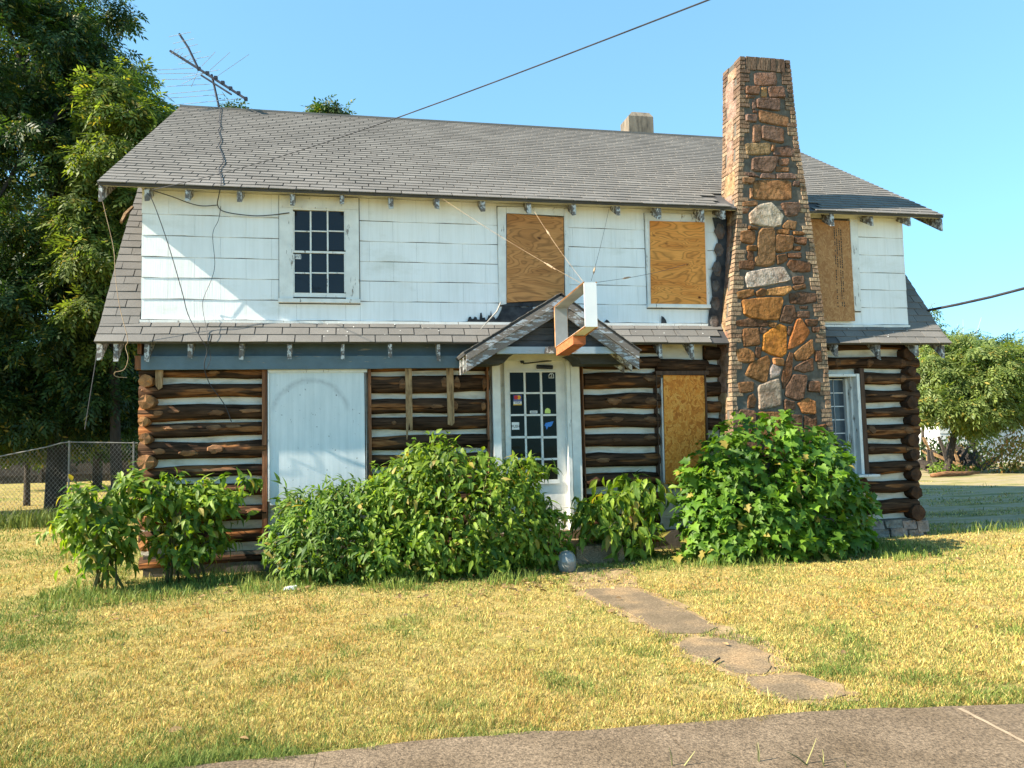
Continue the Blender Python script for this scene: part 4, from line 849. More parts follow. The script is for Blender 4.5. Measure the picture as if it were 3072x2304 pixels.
# ---- porch gable
PY_ = -.95
porch = empty_part('porch_gable', (P(*g6(1220, 600), PY_).x, PY_, 2.6))
ap = P(*g6(1222, 222), PY_); lf = P(*g6(150, 880), PY_); rt = P(*g6(2108, 860), PY_)
def slope_slab(a, b, th, y0, y1):
    d = Vector((b.x - a.x, 0, b.z - a.z)).normalized(); nrm = Vector((-d.z, 0, d.x)); nrm = nrm if nrm.z > 0 else -nrm
    m_ = MB(); q = [a, b, b - nrm * th, a - nrm * th]
    return m_.add([(p.x, y0, p.z) for p in q] + [(p.x, y1, p.z) for p in q], [(0, 1, 2, 3), (7, 6, 5, 4), (0, 4, 5, 1), (1, 5, 6, 2), (2, 6, 7, 3), (3, 7, 4, 0)]), d, nrm
for s_, e_ in ((-1, lf), (1, rt)):
    m_, d, nr = slope_slab(ap, e_, .03, PY_, .25); rf = part(m_, 'roof_slope', M['felt'], porch)
    L_ = (e_ - ap).length; mm = MB()
    y = PY_ - .02; ny = 4; tw = .30
    nrow = int(L_ / .14) + 1
    for i in range(nrow):
        s0 = L_ - i * .14; s1 = max(0, s0 - .165)
        yy = PY_ - .025 - (.15 if i % 2 else 0)
        while yy < .22:
            ya, yb = max(yy, PY_ - .025), min(yy + tw - .008, .24)
            if yb - ya > .03:
                a0, a1 = ap + d * s0, ap + d * s1; j = random.uniform(0, .004)
                q = MB(); q.hexa([(p.x + nr.x * t, y_, p.z + nr.z * t) for t in (.002, ) for p, y_ in ((a0, ya), (a0, yb), (a1, yb), (a1, ya))] + [(p.x + nr.x * t, y_, p.z + nr.z * t) for p, y_, t in ((a0, ya, .013 + j), (a0, yb, .013 + j), (a1, yb, .005), (a1, ya, .005))])
                if s_ < 0 and i < 9 and len([1]) : part(q, 'shingle', M['shingle'], porch)
                else: mm.add(q.v, q.f)
            yy += tw
    if mm.v: part(mm, 'shingle_field', M['shingle'], porch, kind='stuff')
    # bargeboards: two stepped boards
    for k, (o1, o2, yf, yb) in enumerate(((.03, .105, PY_ - .03, PY_ + .005), (.108, .215, PY_ - .012, PY_ + .02))):
        q4 = [ap - nr * o1, e_ - nr * o1, e_ - nr * o2, ap - nr * o2]
        # plumb cut at the ridge and at the tail
        def at_x(p, x): return Vector((x, 0, p.z + (x - p.x) * d.z / d.x))
        r = [at_x(q4[0], ap.x), at_x(q4[0], e_.x - s_ * .03), at_x(q4[2], e_.x - s_ * .03), at_x(q4[2], ap.x)]
        m2 = MB(); m2.plate([(p.x, p.z) for p in r], yf, yb); part(m2, 'barge_board', M['barge'], porch)
    for yk in (PY_ + .25, PY_ + .55, ):
        r = [at_x(ap - nr * .03, e_.x - s_ * .42), at_x(ap - nr * .03, e_.x - s_ * .03), at_x(ap - nr * .21, e_.x - s_ * .03), at_x(ap - nr * .19, e_.x - s_ * .42)]
        m2 = MB(); m2.plate([(p.x, p.z) for p in r], yk, yk + .05); part(m2, 'rafter_tail', M['tail'], porch)
# tie beam, recessed boards, side brackets
x0, x1, z0, z1 = rect(g6, 520, 812, 1960, 888, PY_ + .04); m_ = MB(); m_.box(x0, x1, PY_ + .03, PY_ + .09, z0, z1); part(m_, 'tie_beam', M['blue_light'], porch)
nb = 7; zt_ = z1
for i in range(nb):
    za = z1 + .002 + i * .085; zb = za + .08; half = lambda z: max(0, (ap.z - .22 - z) / ((ap.z - lf.z) / (ap.x - lf.x)))
    ha = half(za); hb = half(zb)
    if ha < .05: break
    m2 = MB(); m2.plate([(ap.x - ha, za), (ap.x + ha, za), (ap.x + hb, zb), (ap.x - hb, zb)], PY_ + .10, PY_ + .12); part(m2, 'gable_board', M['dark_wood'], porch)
for pts_ in (((120, 900), (700, 895), (650, 930), (600, 985), (455, 1003), (320, 1000)), ((1330, 895), (1960, 895), (2060, 990), (1900, 1000), (1450, 1000), (1420, 950), (1385, 915))):
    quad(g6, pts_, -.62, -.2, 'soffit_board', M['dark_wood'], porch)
quad(g6, ((1050, 812), (1160, 805), (1170, 880), (1045, 888)), PY_ + .018, PY_ + .029, 'patch_board', M['tail'], porch)

# ---- loose timber bit hanging off the left gable
m_ = MB(); a, b = P(*k2(350, 405), .8), P(*k2(268, 515), .4); m_.tube([a, (a + b) / 2 + Vector((-.02, 0, 0)), b], [.02, .03, .02], 5); part(m_, 'loose_board', M['strip_wood'])

# ------------------------------------------------------------------ sign frame hung off the porch
fr = [P(*g6(x, y), -2.2) for x, y in ((1480, 98), (1618, 98), (1626, 588), (1490, 590))]; bk = [P(*g6(x, y), -1.0) for x, y in ((1155, 372), (1292, 385), (1300, 800), (1170, 822))]
sign = thing('sign_frame', ((bk[3].x + bk[2].x) / 2, -1.6, bk[3].z), 'empty white metal sign frame jutting out over the porch gable', 'sign frame')
fx0, fx1 = fr[0].x, fr[1].x; fz0, fz1 = fr[3].z, fr[0].z; bx0, bx1 = bk[0].x, bk[1].x; bz0, bz1 = bk[3].z, bk[0].z
def panel4(a, b, name, mat, th, parent=sign):   # a: four points, b: inward offset vector
    m_ = MB(); m_.hexa([Vector(p) for p in a] + [Vector(p) + Vector(b) for p in a]); return part(m_, name, mat, parent)
F = [(fx0, -2.2, fz0), (fx1, -2.2, fz0), (fx1, -2.2, fz1), (fx0, -2.2, fz1)]; B = [(bx0, -1.0, bz0), (bx1, -1.0, bz0), (bx1, -1.0, bz1), (bx0, -1.0, bz1)]
panel4([F[0], F[1], F[2], F[3]], (0, .012, 0), 'front_panel', M['metal_white'], 0)
panel4([B[0], B[1], B[2], B[3]], (0, -.012, 0), 'back_panel', M['metal_shade'], 0)
def yoff(p, dy): return (p[0], p[1] + dy, p[2])
panel4([yoff(F[3], .014), yoff(F[2], .014), yoff(B[2], -.014), yoff(B[3], -.014)], (0, 0, -.012), 'top_panel', M['metal_shade'], 0)
panel4([yoff(F[0], .014), yoff(F[1], .014), yoff(B[1], -.014), yoff(B[0], -.014)], (0, 0, .012), 'bottom_panel', M['metal_white'], 0)
m_ = MB()
e = .006
for a, b in ((F[0], B[0]), (F[3], B[3]), (F[1], B[1]), (F[2], B[2])): m_.tube([Vector(a), Vector(b)], .011, 4)
for a, b in ((B[0], B[3]), (B[1], B[2])): m_.tube([Vector(a), Vector(b)], .008, 4)
part(m_, 'edge_trim', M['rust'], sign)
wx0, wx1 = bx0 + .012, bx1 - .012; t_ = .62
yb0, yb1 = -1.02, -1.75
def lerp3(a, b, t): return tuple(a[i] + (b[i] - a[i]) * t for i in range(3))
l0, l1 = lerp3(B[0], F[0], .02), lerp3(B[0], F[0], t_); r0, r1 = lerp3(B[1], F[1], .02), lerp3(B[1], F[1], t_); dn = .105
m_ = MB(); dz = lambda p, k: (p[0], p[1], p[2] - k)
m_.hexa([dz(l0, dn), dz(r0, dn), dz(r1, dn), dz(l1, dn), dz(l0, .010), dz(r0, .010), dz(r1, .010), dz(l1, .010)]); part(m_, 'support_block', M['orange_wood'], sign)
def turnbuckle(p, q, parent):
    m_ = MB(); d = (q - p).normalized(); m_.tube([p - d * .05, p + d * .05], .012, 6); m_.tube([p - d * .10, p - d * .05], .006, 5); m_.tube([p + d * .05, p + d * .10], .006, 5); part(m_, 'turnbuckle', M['wire_copper'], parent)
for (xa, ya, fa), (xb, yb), tb, mt in (((1655, 815, -2.2), (1305, 310), .66, 'wire_copper'), ((1640, 828, -2.15), (630, 210), .19, 'wire_copper'), ((1715, 812, -2.2), (1842, 300), .14, 'wire_dark'), ((1755, 822, -2.2), (2400, 690), .28, 'wire_dark')):
    a = P(*k3(xa, ya), fa); b = P(*k3(xb, yb), UE[0] + .05 if xb < 2000 else CY)
    pts_ = [a.lerp(b, i / 8) - Vector((0, 0, .03 * math.sin(math.pi * i / 8))) for i in range(9)]
    m_ = MB(); m_.tube(pts_, .0024, 4); gw = part(m_, 'guy_wire', M[mt], sign); turnbuckle(a.lerp(b, tb) - Vector((0, 0, .02)), b, gw)

# ------------------------------------------------------------------ aerial on the ridge
mb0 = PD(475, 233, 4.07); ant = thing('tv_antenna', (mb0.x, 4.07, 7.70), 'bent rooftop television antenna leaning over the ridge', 'antenna')
def A(x, y, dy=0.0): return P(*k1(x, y), 4.07 + dy)
m_ = MB(); m_.tube([Vector((mb0.x, 4.07, 7.66)), A(1505, 530)], .022, 6); part(m_, 'mast', M['antenna_dark'], ant)
m_ = MB(); m_.tube([A(1210, 362, .25), A(1410, 488, .05), A(1750, 705, -.3)], .024, 5); part(m_, 'boom', M['antenna_dark'], ant)
m_ = MB(); m_.tube([A(1275, 240, .2), A(1340, 340, .12), A(1412, 490, .05)], .022, 5); part(m_, 'boom', M['antenna_dark'], ant)
m_ = MB(); m_.tube([A(1430, 535, .05), A(1645, 672, -.2)], .018, 5); part(m_, 'boom', M['antenna_dark'], ant)
for x, y in ((1415, 488), (1475, 520), (1535, 553), (1585, 588), (1640, 628), (1697, 662), (1748, 702)):
    p = A(x, y, .05 - .35 * (x - 1410) / 340); m_ = MB(); m_.box(p.x - .03, p.x + .03, p.y - .03, p.y + .03, p.z - .03, p.z + .025); part(m_, 'insulator', M['antenna_dark'], ant)
els = [(1200, 262, 1358, 228), (1230, 310, 1380, 275), (1250, 355, 1405, 315), (1300, 405, 1428, 364), (1330, 430, 1487, 400), (1215, 388, 1248, 346), (1240, 402, 1275, 362), (1262, 418, 1300, 378), (1290, 436, 1330, 395), (1316, 452, 1360, 412),
       (1270, 457, 1400, 430), (1125, 497, 1375, 485), (1115, 525, 1390, 520), (1145, 565, 1430, 560), (1185, 615, 1490, 598), (1175, 670, 1520, 638), (1195, 698, 1600, 670), (1230, 747, 1720, 700),
       (1435, 470, 1530, 370), (1495, 497, 1635, 372), (1540, 545, 1770, 387), (1360, 618, 1410, 500), (1300, 550, 1560, 495), (1290, 600, 1450, 520)]
for i, (a, b, c, d) in enumerate(els):
    m_ = MB(); s = -.5 if i > 10 and i < 18 else (.45 if i in (18, 19, 20) else .1); m_.tube([A(a, b, .1 + s), A(c, d, .1 - s * .2)], .0055, 4); part(m_, 'element', M['antenna'], ant)

# ------------------------------------------------------------------ wires and cables
def cable(name, pts_, r, mat, label, cat='cable', sides=5, group=None):
    m_ = MB(); m_.tube(pts_, r, sides); o = m_.build(name, M[mat]); return tag(o, label, cat, group)
RN = Vector((0, -math.sin(sa), math.cos(sa)))
def PR(u, v, off=.03):      # a point on the upper roof slope
    d = Vector(ray(u, v).tolist()); o = Vector(CAM.tolist()); p0 = Vector((0, UE[0], UE[1])) + RN * off; return o + d * ((p0 - o).dot(RN) / d.dot(RN))
def spline(pts_, n=8):
    out = []; pts_ = [Vector(p) for p in pts_]
    for i in range(len(pts_) - 1):
        p0, p1, p2, p3 = pts_[max(i - 1, 0)], pts_[i], pts_[i + 1], pts_[min(i + 2, len(pts_) - 1)]
        for k in range(n):
            t = k / n; out.append(.5 * ((2 * p1) + (-p0 + p2) * t + (2 * p0 - 5 * p1 + 4 * p2 - p3) * t * t + (-p0 + 3 * p1 - 3 * p2 + p3) * t ** 3))
    return out + [pts_[-1]]
a = PD(330, 410, UE[0] - .03); b = PD(1538, -3, -7.0); far = b + (b - a) * .6
ow = [a.lerp(far, i / 24) - Vector((0, 0, .10 * math.sin(math.pi * min(1, i / 15)))) for i in range(25)]
cable('overhead_wire', ow, .0045, 'wire_dark', 'long thin overhead service wire slanting across the sky above the roof', 'wire')
a = PD(2003, 671, .05); b = PD(2230, 611, -1.5); c = b + (b - a) * 2.2
cable('service_cable', [a.lerp(c, i / 10) - Vector((0, 0, .05 * math.sin(math.pi * i / 5) if i < 5 else 0)) for i in range(11)], .022, 'wire_dark', 'thick black cable leaving the right roof edge', 'cable')
YW = UY - .05
cable('antenna_lead', spline([A(1568, 765, -.05)] + [PR(*k1(x, y)) for x, y in ((1560, 840), (1558, 875), (1566, 900), (1550, 930), (1560, 960), (1568, 1000), (1552, 1030), (1564, 1060), (1578, 1100), (1588, 1150), (1558, 1195), (1562, 1230), (1572, 1270))] + [P(*k2(978, 250), UE[0] - .01), P(*k2(962, 330), UY - .15), P(*k2(955, 395), YW), P(*k2(1010, 440), YW), P(*k2(1200, 467), YW), P(*k2(1340, 462), YW), P(*k2(1465, 446), UY - .06)], 6), .0065, 'wire_dark', 'black antenna lead running down the roof and in at the sash window')
cable('drooping_cable', spline([P(*k2(455, 305), UE[0] + .03), P(*k2(500, 380), UE[0]), P(*k2(600, 660), UY - .2), P(*k2(700, 1000), UY - .2), P(*k2(745, 1170), -.3), P(*k2(830, 1330), -.42), P(*k2(880, 1420), -.42), P(*k2(860, 1530), -.35), P(*k7(1300, 410), -.25), P(*k7(1395, 545), -.2), P(*k7(1440, 655), -.17)], 6), .0055, 'wire_dark', 'thin dark cable drooping from the eave corner across the sunlit siding')
cable('loose_wire', spline([P(*k2(978, 400), YW), P(*k2(960, 500), YW), P(*k2(920, 600), YW), P(*k2(935, 800), YW), P(*k2(915, 910), YW), P(*k2(860, 1040), YW), P(*k2(848, 1120), YW), P(*k2(880, 1300), -.40), P(*k2(890, 1400), -.42), P(*k2(905, 1480), -.40), P(*k2(875, 1560), -.35)], 6), .0035, 'wire_dark', 'thin wavy wire hanging below the antenna lead on the siding')
cable('eave_wire', spline([P(*k2(500, 290), UE[0]), P(*k2(640, 335), YW), P(*k2(760, 380), YW), P(*k2(850, 398), YW), P(*k2(950, 392), YW)], 6), .006, 'wire_dark', 'short slack wire looped under the left end of the eave')
cable('gable_wire', spline([PD(214, 402, -.38), P(*k2(150, 420), -.40), P(*k2(215, 700), -.40), P(*k2(228, 900), -.40), P(*k2(260, 1120), -.42), P(*k2(315, 1340), -.44), P(*k2(300, 1400), -.40), P(*k2(318, 1480), -.4), P(*k2(290, 1560), -.38), P(*k2(225, 1580), -.36), P(*k2(232, 1610), -.34), P(*k2(310, 1618), -.3)], 6), .0038, 'wire_copper', 'pale wire curling from the lower left eave corner')
cable('gutter_cable', spline([P(*kd(100 + 112, 742), -.30), P(*k7(592, 300), -.28), P(*k7(560, 500), -.25), P(*k7(528, 700), -.2)], 6), .006, 'wire_dark', 'straight grey cable hanging free beside the left corner')
cable('torn_flashing', [P(*k3(1075, 960), UY - .07), P(*k3(1045, 1030), UY - .1), P(*k3(985, 1095), -.3), P(*k3(925, 1160), -.42)], [.008, .012, .009, .005], 'wire_pale', 'strip of pale torn trim leaning below the brown plywood board', 'trim')

# ------------------------------------------------------------------ step and globe by the path
a, b = P(*g2(262, 290), -.95), P(*g2(572, 400), -.95)
m_ = MB(); m_.hexa([(a.x, -.95, -.03), (b.x, -.95, -.03), (b.x, -.1, -.03), (a.x, -.1, -.03), (a.x + .02, -.93, a.z), (b.x - .03, -.94, a.z - .01), (b.x - .02, -.1, a.z), (a.x, -.1, a.z)])
tag(m_.build('concrete_step', M['slab']), 'low brown concrete step at the head of the path', 'step')
p = PG(*g2(210, 445)); gl = MB(); prof_ = [(.07, 0), (.095, .02), (.112, .08), (.112, .14), (.10, .19), (.075, .225), (.04, .245), (.0, .25)]; S = 18
for r_, z in prof_[:-1]: gl.v += [(p.x + r_ * math.cos(2 * math.pi * j / S), p.y + r_ * math.sin(2 * math.pi * j / S), z) for j in range(S)]
for i in range(len(prof_) - 2):
    for j in range(S): gl.f.append((i * S + j, i * S + (j + 1) % S, (i + 1) * S + (j + 1) % S, (i + 1) * S + j))
gl.v.append((p.x, p.y, .25)); k = len(gl.v) - 1
for j in range(S): gl.f.append(((len(prof_) - 2) * S + j, (len(prof_) - 2) * S + (j + 1) % S, k))
tag(gl.build('glass_globe', M['globe'], smooth=True), 'grey cloudy glass globe lying on the grass beside the step', 'globe')
p = PG(870, 1771); m_ = MB(); m_.hexa([(p.x - .07, p.y - .03, .01), (p.x + .08, p.y - .02, .01), (p.x + .07, p.y + .03, .02), (p.x - .06, p.y + .02, .015), (p.x - .06, p.y - .02, .035), (p.x + .07, p.y - .015, .05), (p.x + .06, p.y + .02, .05), (p.x - .05, p.y + .015, .04)])
tag(m_.build('paper_scrap', M['white']), 'white scrap of paper on the lawn in front of the middle bush', 'litter')
a, b = PG(*g2(1118, 1030)), PG(*g2(1155, 1010)); m_ = MB(); m_.tube([a + Vector((0, 0, .03)), b + Vector((0, 0, .035))], .008, 5); tag(m_.build('twig', M['bark']), 'dark twig lying on the middle slab of the path', 'twig')

# ------------------------------------------------------------------ plants
def leaf_ovate(L, W, fold=.25, droop=.35):
    """leaf along +X, up +Z; returns verts, tris"""
    sec = [(0, 0), (.18, .62), (.42, 1.0), (.70, .62), (1.0, 0)]
    v = []; f = []
    for t, w_ in sec:
        x = L * t; z = -droop * L * t * t
        if w_ == 0: v.append((x, 0, z))
        else: v += [(x, -W * w_ / 2, z + fold * W * w_ * .5), (x, 0, z), (x, W * w_ / 2, z + fold * W * w_ * .5)]
    f = [(0, 1, 2), (0, 2, 3), (1, 4, 5, 2), (2, 5, 6, 3), (4, 7, 8, 5), (5, 8, 9, 6), (7, 10, 8), (8, 10, 9)]
    return v, f
def leaf_lobed(L, fold=.18, droop=.3):
    o = [(0, 0), (-.12, .20), (.10, .48), (.22, .30), (.30, .26), (.55, .46), (.60, .26), (.72, .16), (1.0, 0)]
    pts_ = o + [(x, -y) for x, y in o[1:-1][::-1]]
    z = lambda x, y: L * (fold * abs(y) * .6 - droop * max(0, x) ** 2)
    v = [(L * x, L * y, z(x, y)) for x, y in pts_] + [(L * .38, 0, z(.38, 0))]
    n = len(pts_); return v, [(n, i, (i + 1) % n)[::-1] for i in range(n)]
def leaf_mesh(vf, mat):
    me = bpy.data.meshes.new('leaf'); me.from_pydata(vf[0], [], vf[1]); me.materials.append(mat); me.update(); return me
def basis(d, nrm):
    x = d / np.linalg.norm(d, axis=1, keepdims=True); z = nrm - x * (nrm * x).sum(1, keepdims=True); z /= np.linalg.norm(z, axis=1, keepdims=True) + 1e-9; y = np.cross(z, x)
    return np.stack([x, y, z], axis=2)
def merge_leaves(name, vf, Pn, Bn, Sn, mat, parent, kind='stuff'):
    v = np.array(vf[0]); n = len(Pn); V = (np.einsum('nij,kj->nki', Bn, v) * Sn[:, None, None] + Pn[:, None, :]).reshape(-1, 3)
    cnt = np.array([len(f) for f in vf[1]]); idx = np.concatenate([np.array(f) for f in vf[1]])
    L = (idx[None, :] + (np.arange(n) * len(v))[:, None]).ravel(); return fast_mesh(name, V, np.tile(cnt, n), L, mat, parent, kind=kind)
def shell(ells, n, rng, inner=.55):
    """points in the outer part of a union of ellipsoids, with outward normals"""
    vol = np.array([e[3] * e[4] + e[3] * e[5] + e[4] * e[5] for e in ells]); w_ = vol / vol.sum(); Pp = []; Nn = []; need = n
    while need > 0:
        k = rng.choice(len(ells), need, p=w_); E = np.array(ells)[k]; d = rng.normal(size=(need, 3)); d /= np.linalg.norm(d, axis=1, keepdims=True)
        r = inner + (1.04 - inner) * rng.random(need) ** .45
        r *= 1 + .12 * np.sin(d[:, 0] * 5 + k) * np.sin(d[:, 2] * 6 + 2 * k)
        p = E[:, :3] + d * E[:, 3:6] * r[:, None]
        ok = p[:, 2] > .04
        for j, e in enumerate(ells):      # leave the inside of the other lobes thin
            q = ((p - np.array(e[:3])) / np.array(e[3:6])); inside = (q ** 2).sum(1) < (inner * .95) ** 2; ok &= ~(inside & (k != j))
        nn = d / E[:, 3:6]; nn /= np.linalg.norm(nn, axis=1, keepdims=True); Pp.append(p[ok]); Nn.append(nn[ok]); need = n - sum(len(x) for x in Pp)
    return np.concatenate(Pp)[:n], np.concatenate(Nn)[:n]
def bush(name, label, base, ells, n, vfs, mat, smin, smax, rng, nind=300, up=.8, group='bushes growing against the house front', stems=9, hang=.5, inner=.55, ymax=-.18, sprigs=0):
    root = thing(name, base, label, 'bush', group)
    p, nn = shell(ells, int(n * 1.5), rng, inner); ok = p[:, 1] < ymax; p, nn = p[ok][:n], nn[ok][:n]; m = len(p)
    d = nn * np.array([1, 1, .25]) + rng.normal(size=(m, 3)) * .55; d[:, 2] -= hang
    N_ = nn * .75 + np.array([0, -.15, up]) + rng.normal(size=(m, 3)) * .38
    if sprigs:
        si = rng.integers(0, m, sprigs); sd = nn[si] * .7 + np.array([0, 0, .55]) + rng.normal(size=(sprigs, 3)) * .4; sd /= np.linalg.norm(sd, axis=1, keepdims=True); ln = rng.uniform(.07, .27, sprigs); K = 8
        t_ = (np.arange(K) + 1) / K; sp = p[si][:, None, :] + sd[:, None, :] * (ln[:, None] * t_)[:, :, None]; sp[:, :, 2] -= .25 * ln[:, None] * t_ ** 2; sp = sp.reshape(-1, 3); q_ = len(sp)
        sdir = np.repeat(sd, K, 0) * .5 + rng.normal(size=(q_, 3)) * .75; sdir[:, 2] -= hang * .7; keep = (sp[:, 1] < ymax) & (sp[:, 2] > .03)
        p = np.concatenate([p, sp[keep]]); d = np.concatenate([d, sdir[keep]]); N_ = np.concatenate([N_, (np.repeat(sd, K, 0) * .3 + np.array([0, -.15, up]) + rng.normal(size=(q_, 3)) * .35)[keep]]); nn = np.concatenate([nn, np.repeat(nn[si], K, 0)[keep]]); m = len(p)
    B_ = basis(d, N_); S_ = rng.uniform(smin, smax, m)
    toward = np.array(CAM) - p; toward /= np.linalg.norm(toward, axis=1, keepdims=True); score = (nn * toward).sum(1) * .6 + np.abs((B_[:, :, 2] * toward).sum(1)) * .3 + S_ / smax * .3 - .25 * (np.linalg.norm(p - CAM, axis=1) - 9)
    order = np.argsort(-score); ind = order[:nind]; rest = order[nind:]
    mats = leaf_meshes = [leaf_mesh(vf, mat) for vf in vfs]
    for q, i in enumerate(ind):
        o = bpy.data.objects.new('leaf', leaf_meshes[q % len(vfs)]); COL.objects.link(o); o.parent = root
        mm = Matrix(B_[i].tolist()).to_4x4(); mm.translation = Vector(p[i].tolist()) - Vector(base); o.matrix_local = mm @ Matrix.Scale(float(S_[i]), 4)
    for q, vf in enumerate(vfs):
        sel = rest[q::len(vfs)]
        if q == 0 or len(vfs) == 1: acc = [(vf, sel)]
        else: acc.append((vf, sel))
    Vs = []; Cs = []; Ls = []; off = 0
    for vf, sel in acc:
        v = np.array(vf[0]); k = len(sel); V = (np.einsum('nij,kj->nki', B_[sel], v) * S_[sel][:, None, None] + p[sel][:, None, :]).reshape(-1, 3)
        idx = np.concatenate([np.array(f) for f in vf[1]]); Ls.append((idx[None, :] + (np.arange(k) * len(v))[:, None]).ravel() + off); Cs.append(np.tile([len(f) for f in vf[1]], k)); Vs.append(V); off += len(V)
    fast_mesh('foliage', np.concatenate(Vs), np.concatenate(Cs), np.concatenate(Ls), mat, root, kind='stuff')
    m_ = MB(); rg = random.Random(len(label))
    for k in range(stems):
        i = rg.randrange(m); t = Vector(p[i].tolist()); b0 = Vector((base[0] + rg.uniform(-.25, .25), base[1] + rg.uniform(-.1, .1), 0)); mid = b0.lerp(t, .5) + Vector((0, 0, .25))
        m_.tube([b0, b0.lerp(mid, .5) + Vector((0, 0, .08)), mid, mid.lerp(t, .5) + Vector((0, 0, .05)), t], [.016, .013, .010, .008, .005], 5)
    part(m_, 'stem', M['stem'], root, smooth=True); return root
def ell(x, y, rx, ry, Y, depth):   # ellipsoid seen at display px x, y with display px radii
    c = PD(x, y, Y); e = PD(x + rx, y, Y); t = PD(x, y - ry, Y); return (c.x, Y, c.z, e.x - c.x, depth, t.z - c.z)
OV = [leaf_ovate(.105, .05, .3, .35), leaf_ovate(.095, .045, .2, .55), leaf_ovate(.08, .048, .35, .2), leaf_ovate(.12, .045, .15, .7)]
NA = [leaf_ovate(.11, .034, .25, .4), leaf_ovate(.10, .03, .2, .6)]
BG = [leaf_ovate(.17, .075, .3, .45), leaf_ovate(.16, .07, .25, .7)]
LO = [leaf_lobed(.145, .2, .25), leaf_lobed(.13, .4, .5), leaf_lobed(.115, .1, .35), leaf_ovate(.11, .07, .35, .4)]
rng = np.random.default_rng(11)
bush('mulberry_bush', 'sparse leafy bush at the left corner of the house, left of its neighbour', (PD(235, 1200, -.85).x, -.85, 0), [ell(225, 1120, 85, 70, -.75, .42), ell(165, 1130, 45, 50, -.9, .3), ell(225, 1185, 55, 40, -1.0, .35), ell(285, 1060, 32, 32, -.7, .25)], 560, OV, M['leaf_mid'], .95, 1.5, rng, 280, stems=7, inner=.2, sprigs=85, hang=.7)
bush('mulberry_bush', 'sparse leafy bush before the log wall between corner and white panel', (PD(400, 1200, -.65).x, -.65, 0), [ell(405, 1120, 90, 75, -.6, .36), ell(470, 1075, 48, 38, -.6, .3), ell(365, 1065, 48, 38, -.6, .3), ell(400, 1185, 80, 35, -.7, .3), ell(535, 1040, 16, 16, -.6, .12)], 640, OV, M['leaf_mid'], .95, 1.5, rng, 280, stems=7, inner=.2, sprigs=95, hang=.7)
bush('weedy_bush', 'narrow-leaved weedy bush below the white panel', (PD(720, 1240, -1.0).x, -1.0, 0), [ell(690, 1170, 100, 95, -1.0, .5), ell(770, 1150, 90, 110, -.95, .5), ell(640, 1160, 60, 80, -.8, .35), ell(650, 1090, 35, 35, -.7, .25), ell(740, 1080, 50, 40, -.7, .25)], 2300, NA, M['leaf_narrow'], .8, 1.45, rng, 280, hang=.3, up=.9, inner=.4, sprigs=170)
bush('vine_covered_bush', 'big dome-shaped vine-covered bush left of the front door', (PD(1010, 1240, -1.0).x, -1.0, 0), [ell(1000, 1105, 185, 140, -1.05, .62), ell(910, 1070, 90, 95, -.9, .45), ell(1090, 1135, 110, 115, -1.0, .55), ell(960, 1180, 150, 85, -1.15, .5), ell(1130, 1020, 45, 36, -.8, .3), ell(930, 990, 60, 36, -.8, .3), ell(1165, 1165, 60, 80, -.95, .4), ell(830, 1110, 75, 95, -.95, .42), ell(850, 1190, 90, 65, -1.15, .45)], 6600, OV, M['leaf_mid'], .65, 1.3, rng, 300, inner=.5, sprigs=330)
bush('broadleaf_shrub', 'small broad-leaved shrub with pale drooping leaves right of the door', (PD(1340, 1190, -.75).x, -.75, 0), [ell(1335, 1090, 75, 65, -.7, .38), ell(1400, 1060, 50, 36, -.7, .3), ell(1290, 1120, 50, 50, -.75, .3), ell(1350, 1150, 90, 45, -.8, .35)], 420, BG, M['leaf_mid'], .8, 1.25, rng, 260, hang=.9, inner=.3, sprigs=26)
bush('lobed_leaf_bush', 'large round bush with lobed leaves below the stone chimney', (PD(1680, 1215, -1.15).x, -1.15, 0), [ell(1675, 1060, 175, 160, -1.1, .68), ell(1590, 1110, 115, 120, -1.1, .6), ell(1760, 1110, 110, 115, -1.1, .6), ell(1690, 1160, 165, 70, -1.25, .5)], 3500, LO, M['leaf_maple'], .6, 1.25, rng, 300, inner=.55, sprigs=110)
# ---- trees
def blob_leaves(clumps, per, vf, smin, smax, rng, droop=.55):
    C = np.array([c[:3] for c in clumps]); Rr = np.array([c[3] for c in clumps]); k = np.repeat(np.arange(len(C)), per); n = len(k)
    d = rng.normal(size=(n, 3)); d /= np.linalg.norm(d, axis=1, keepdims=True); r = rng.random(n) ** .5
    p = C[k] + d * (Rr[k] * r)[:, None] * np.array([1, 1, .62]); dd = d * np.array([1, 1, .35]) + rng.normal(size=(n, 3)) * .45; dd[:, 2] -= droop
    N_ = d * .55 + np.array([0, 0, .8]) + rng.normal(size=(n, 3)) * .35; return p, basis(dd, N_), rng.uniform(smin, smax, n)
def spray(L, nl, lw):   # a drooping twig with paired leaflets
    v = []; f = []
    for i in range(nl):
        t = .15 + .85 * i / (nl - 1); x = L * t; z = -.35 * L * t * t; s = (1 if i % 2 else -1); ll = L * .5; ax = (.65, .75 * s, -.3); nrm_ = math.sqrt(sum(a * a for a in ax)); ax = [a / nrm_ * ll for a in ax]; k = len(v); wx, wy = -.5 * s * lw, .65 * lw
        if i == nl - 1: ax = [ll, 0, -.35 * ll]; wx, wy = 0, lw
        v += [(x, 0, z), (x + ax[0] * .45 + wx, ax[1] * .45 + wy, z + ax[2] * .35), (x + ax[0], ax[1], z + ax[2]), (x + ax[0] * .45 - wx, ax[1] * .45 - wy, z + ax[2] * .35)]; f.append((k, k + 1, k + 2, k + 3))
    return v, f
SPR = spray(.34, 7, .035); SPS = spray(.30, 6, .04)
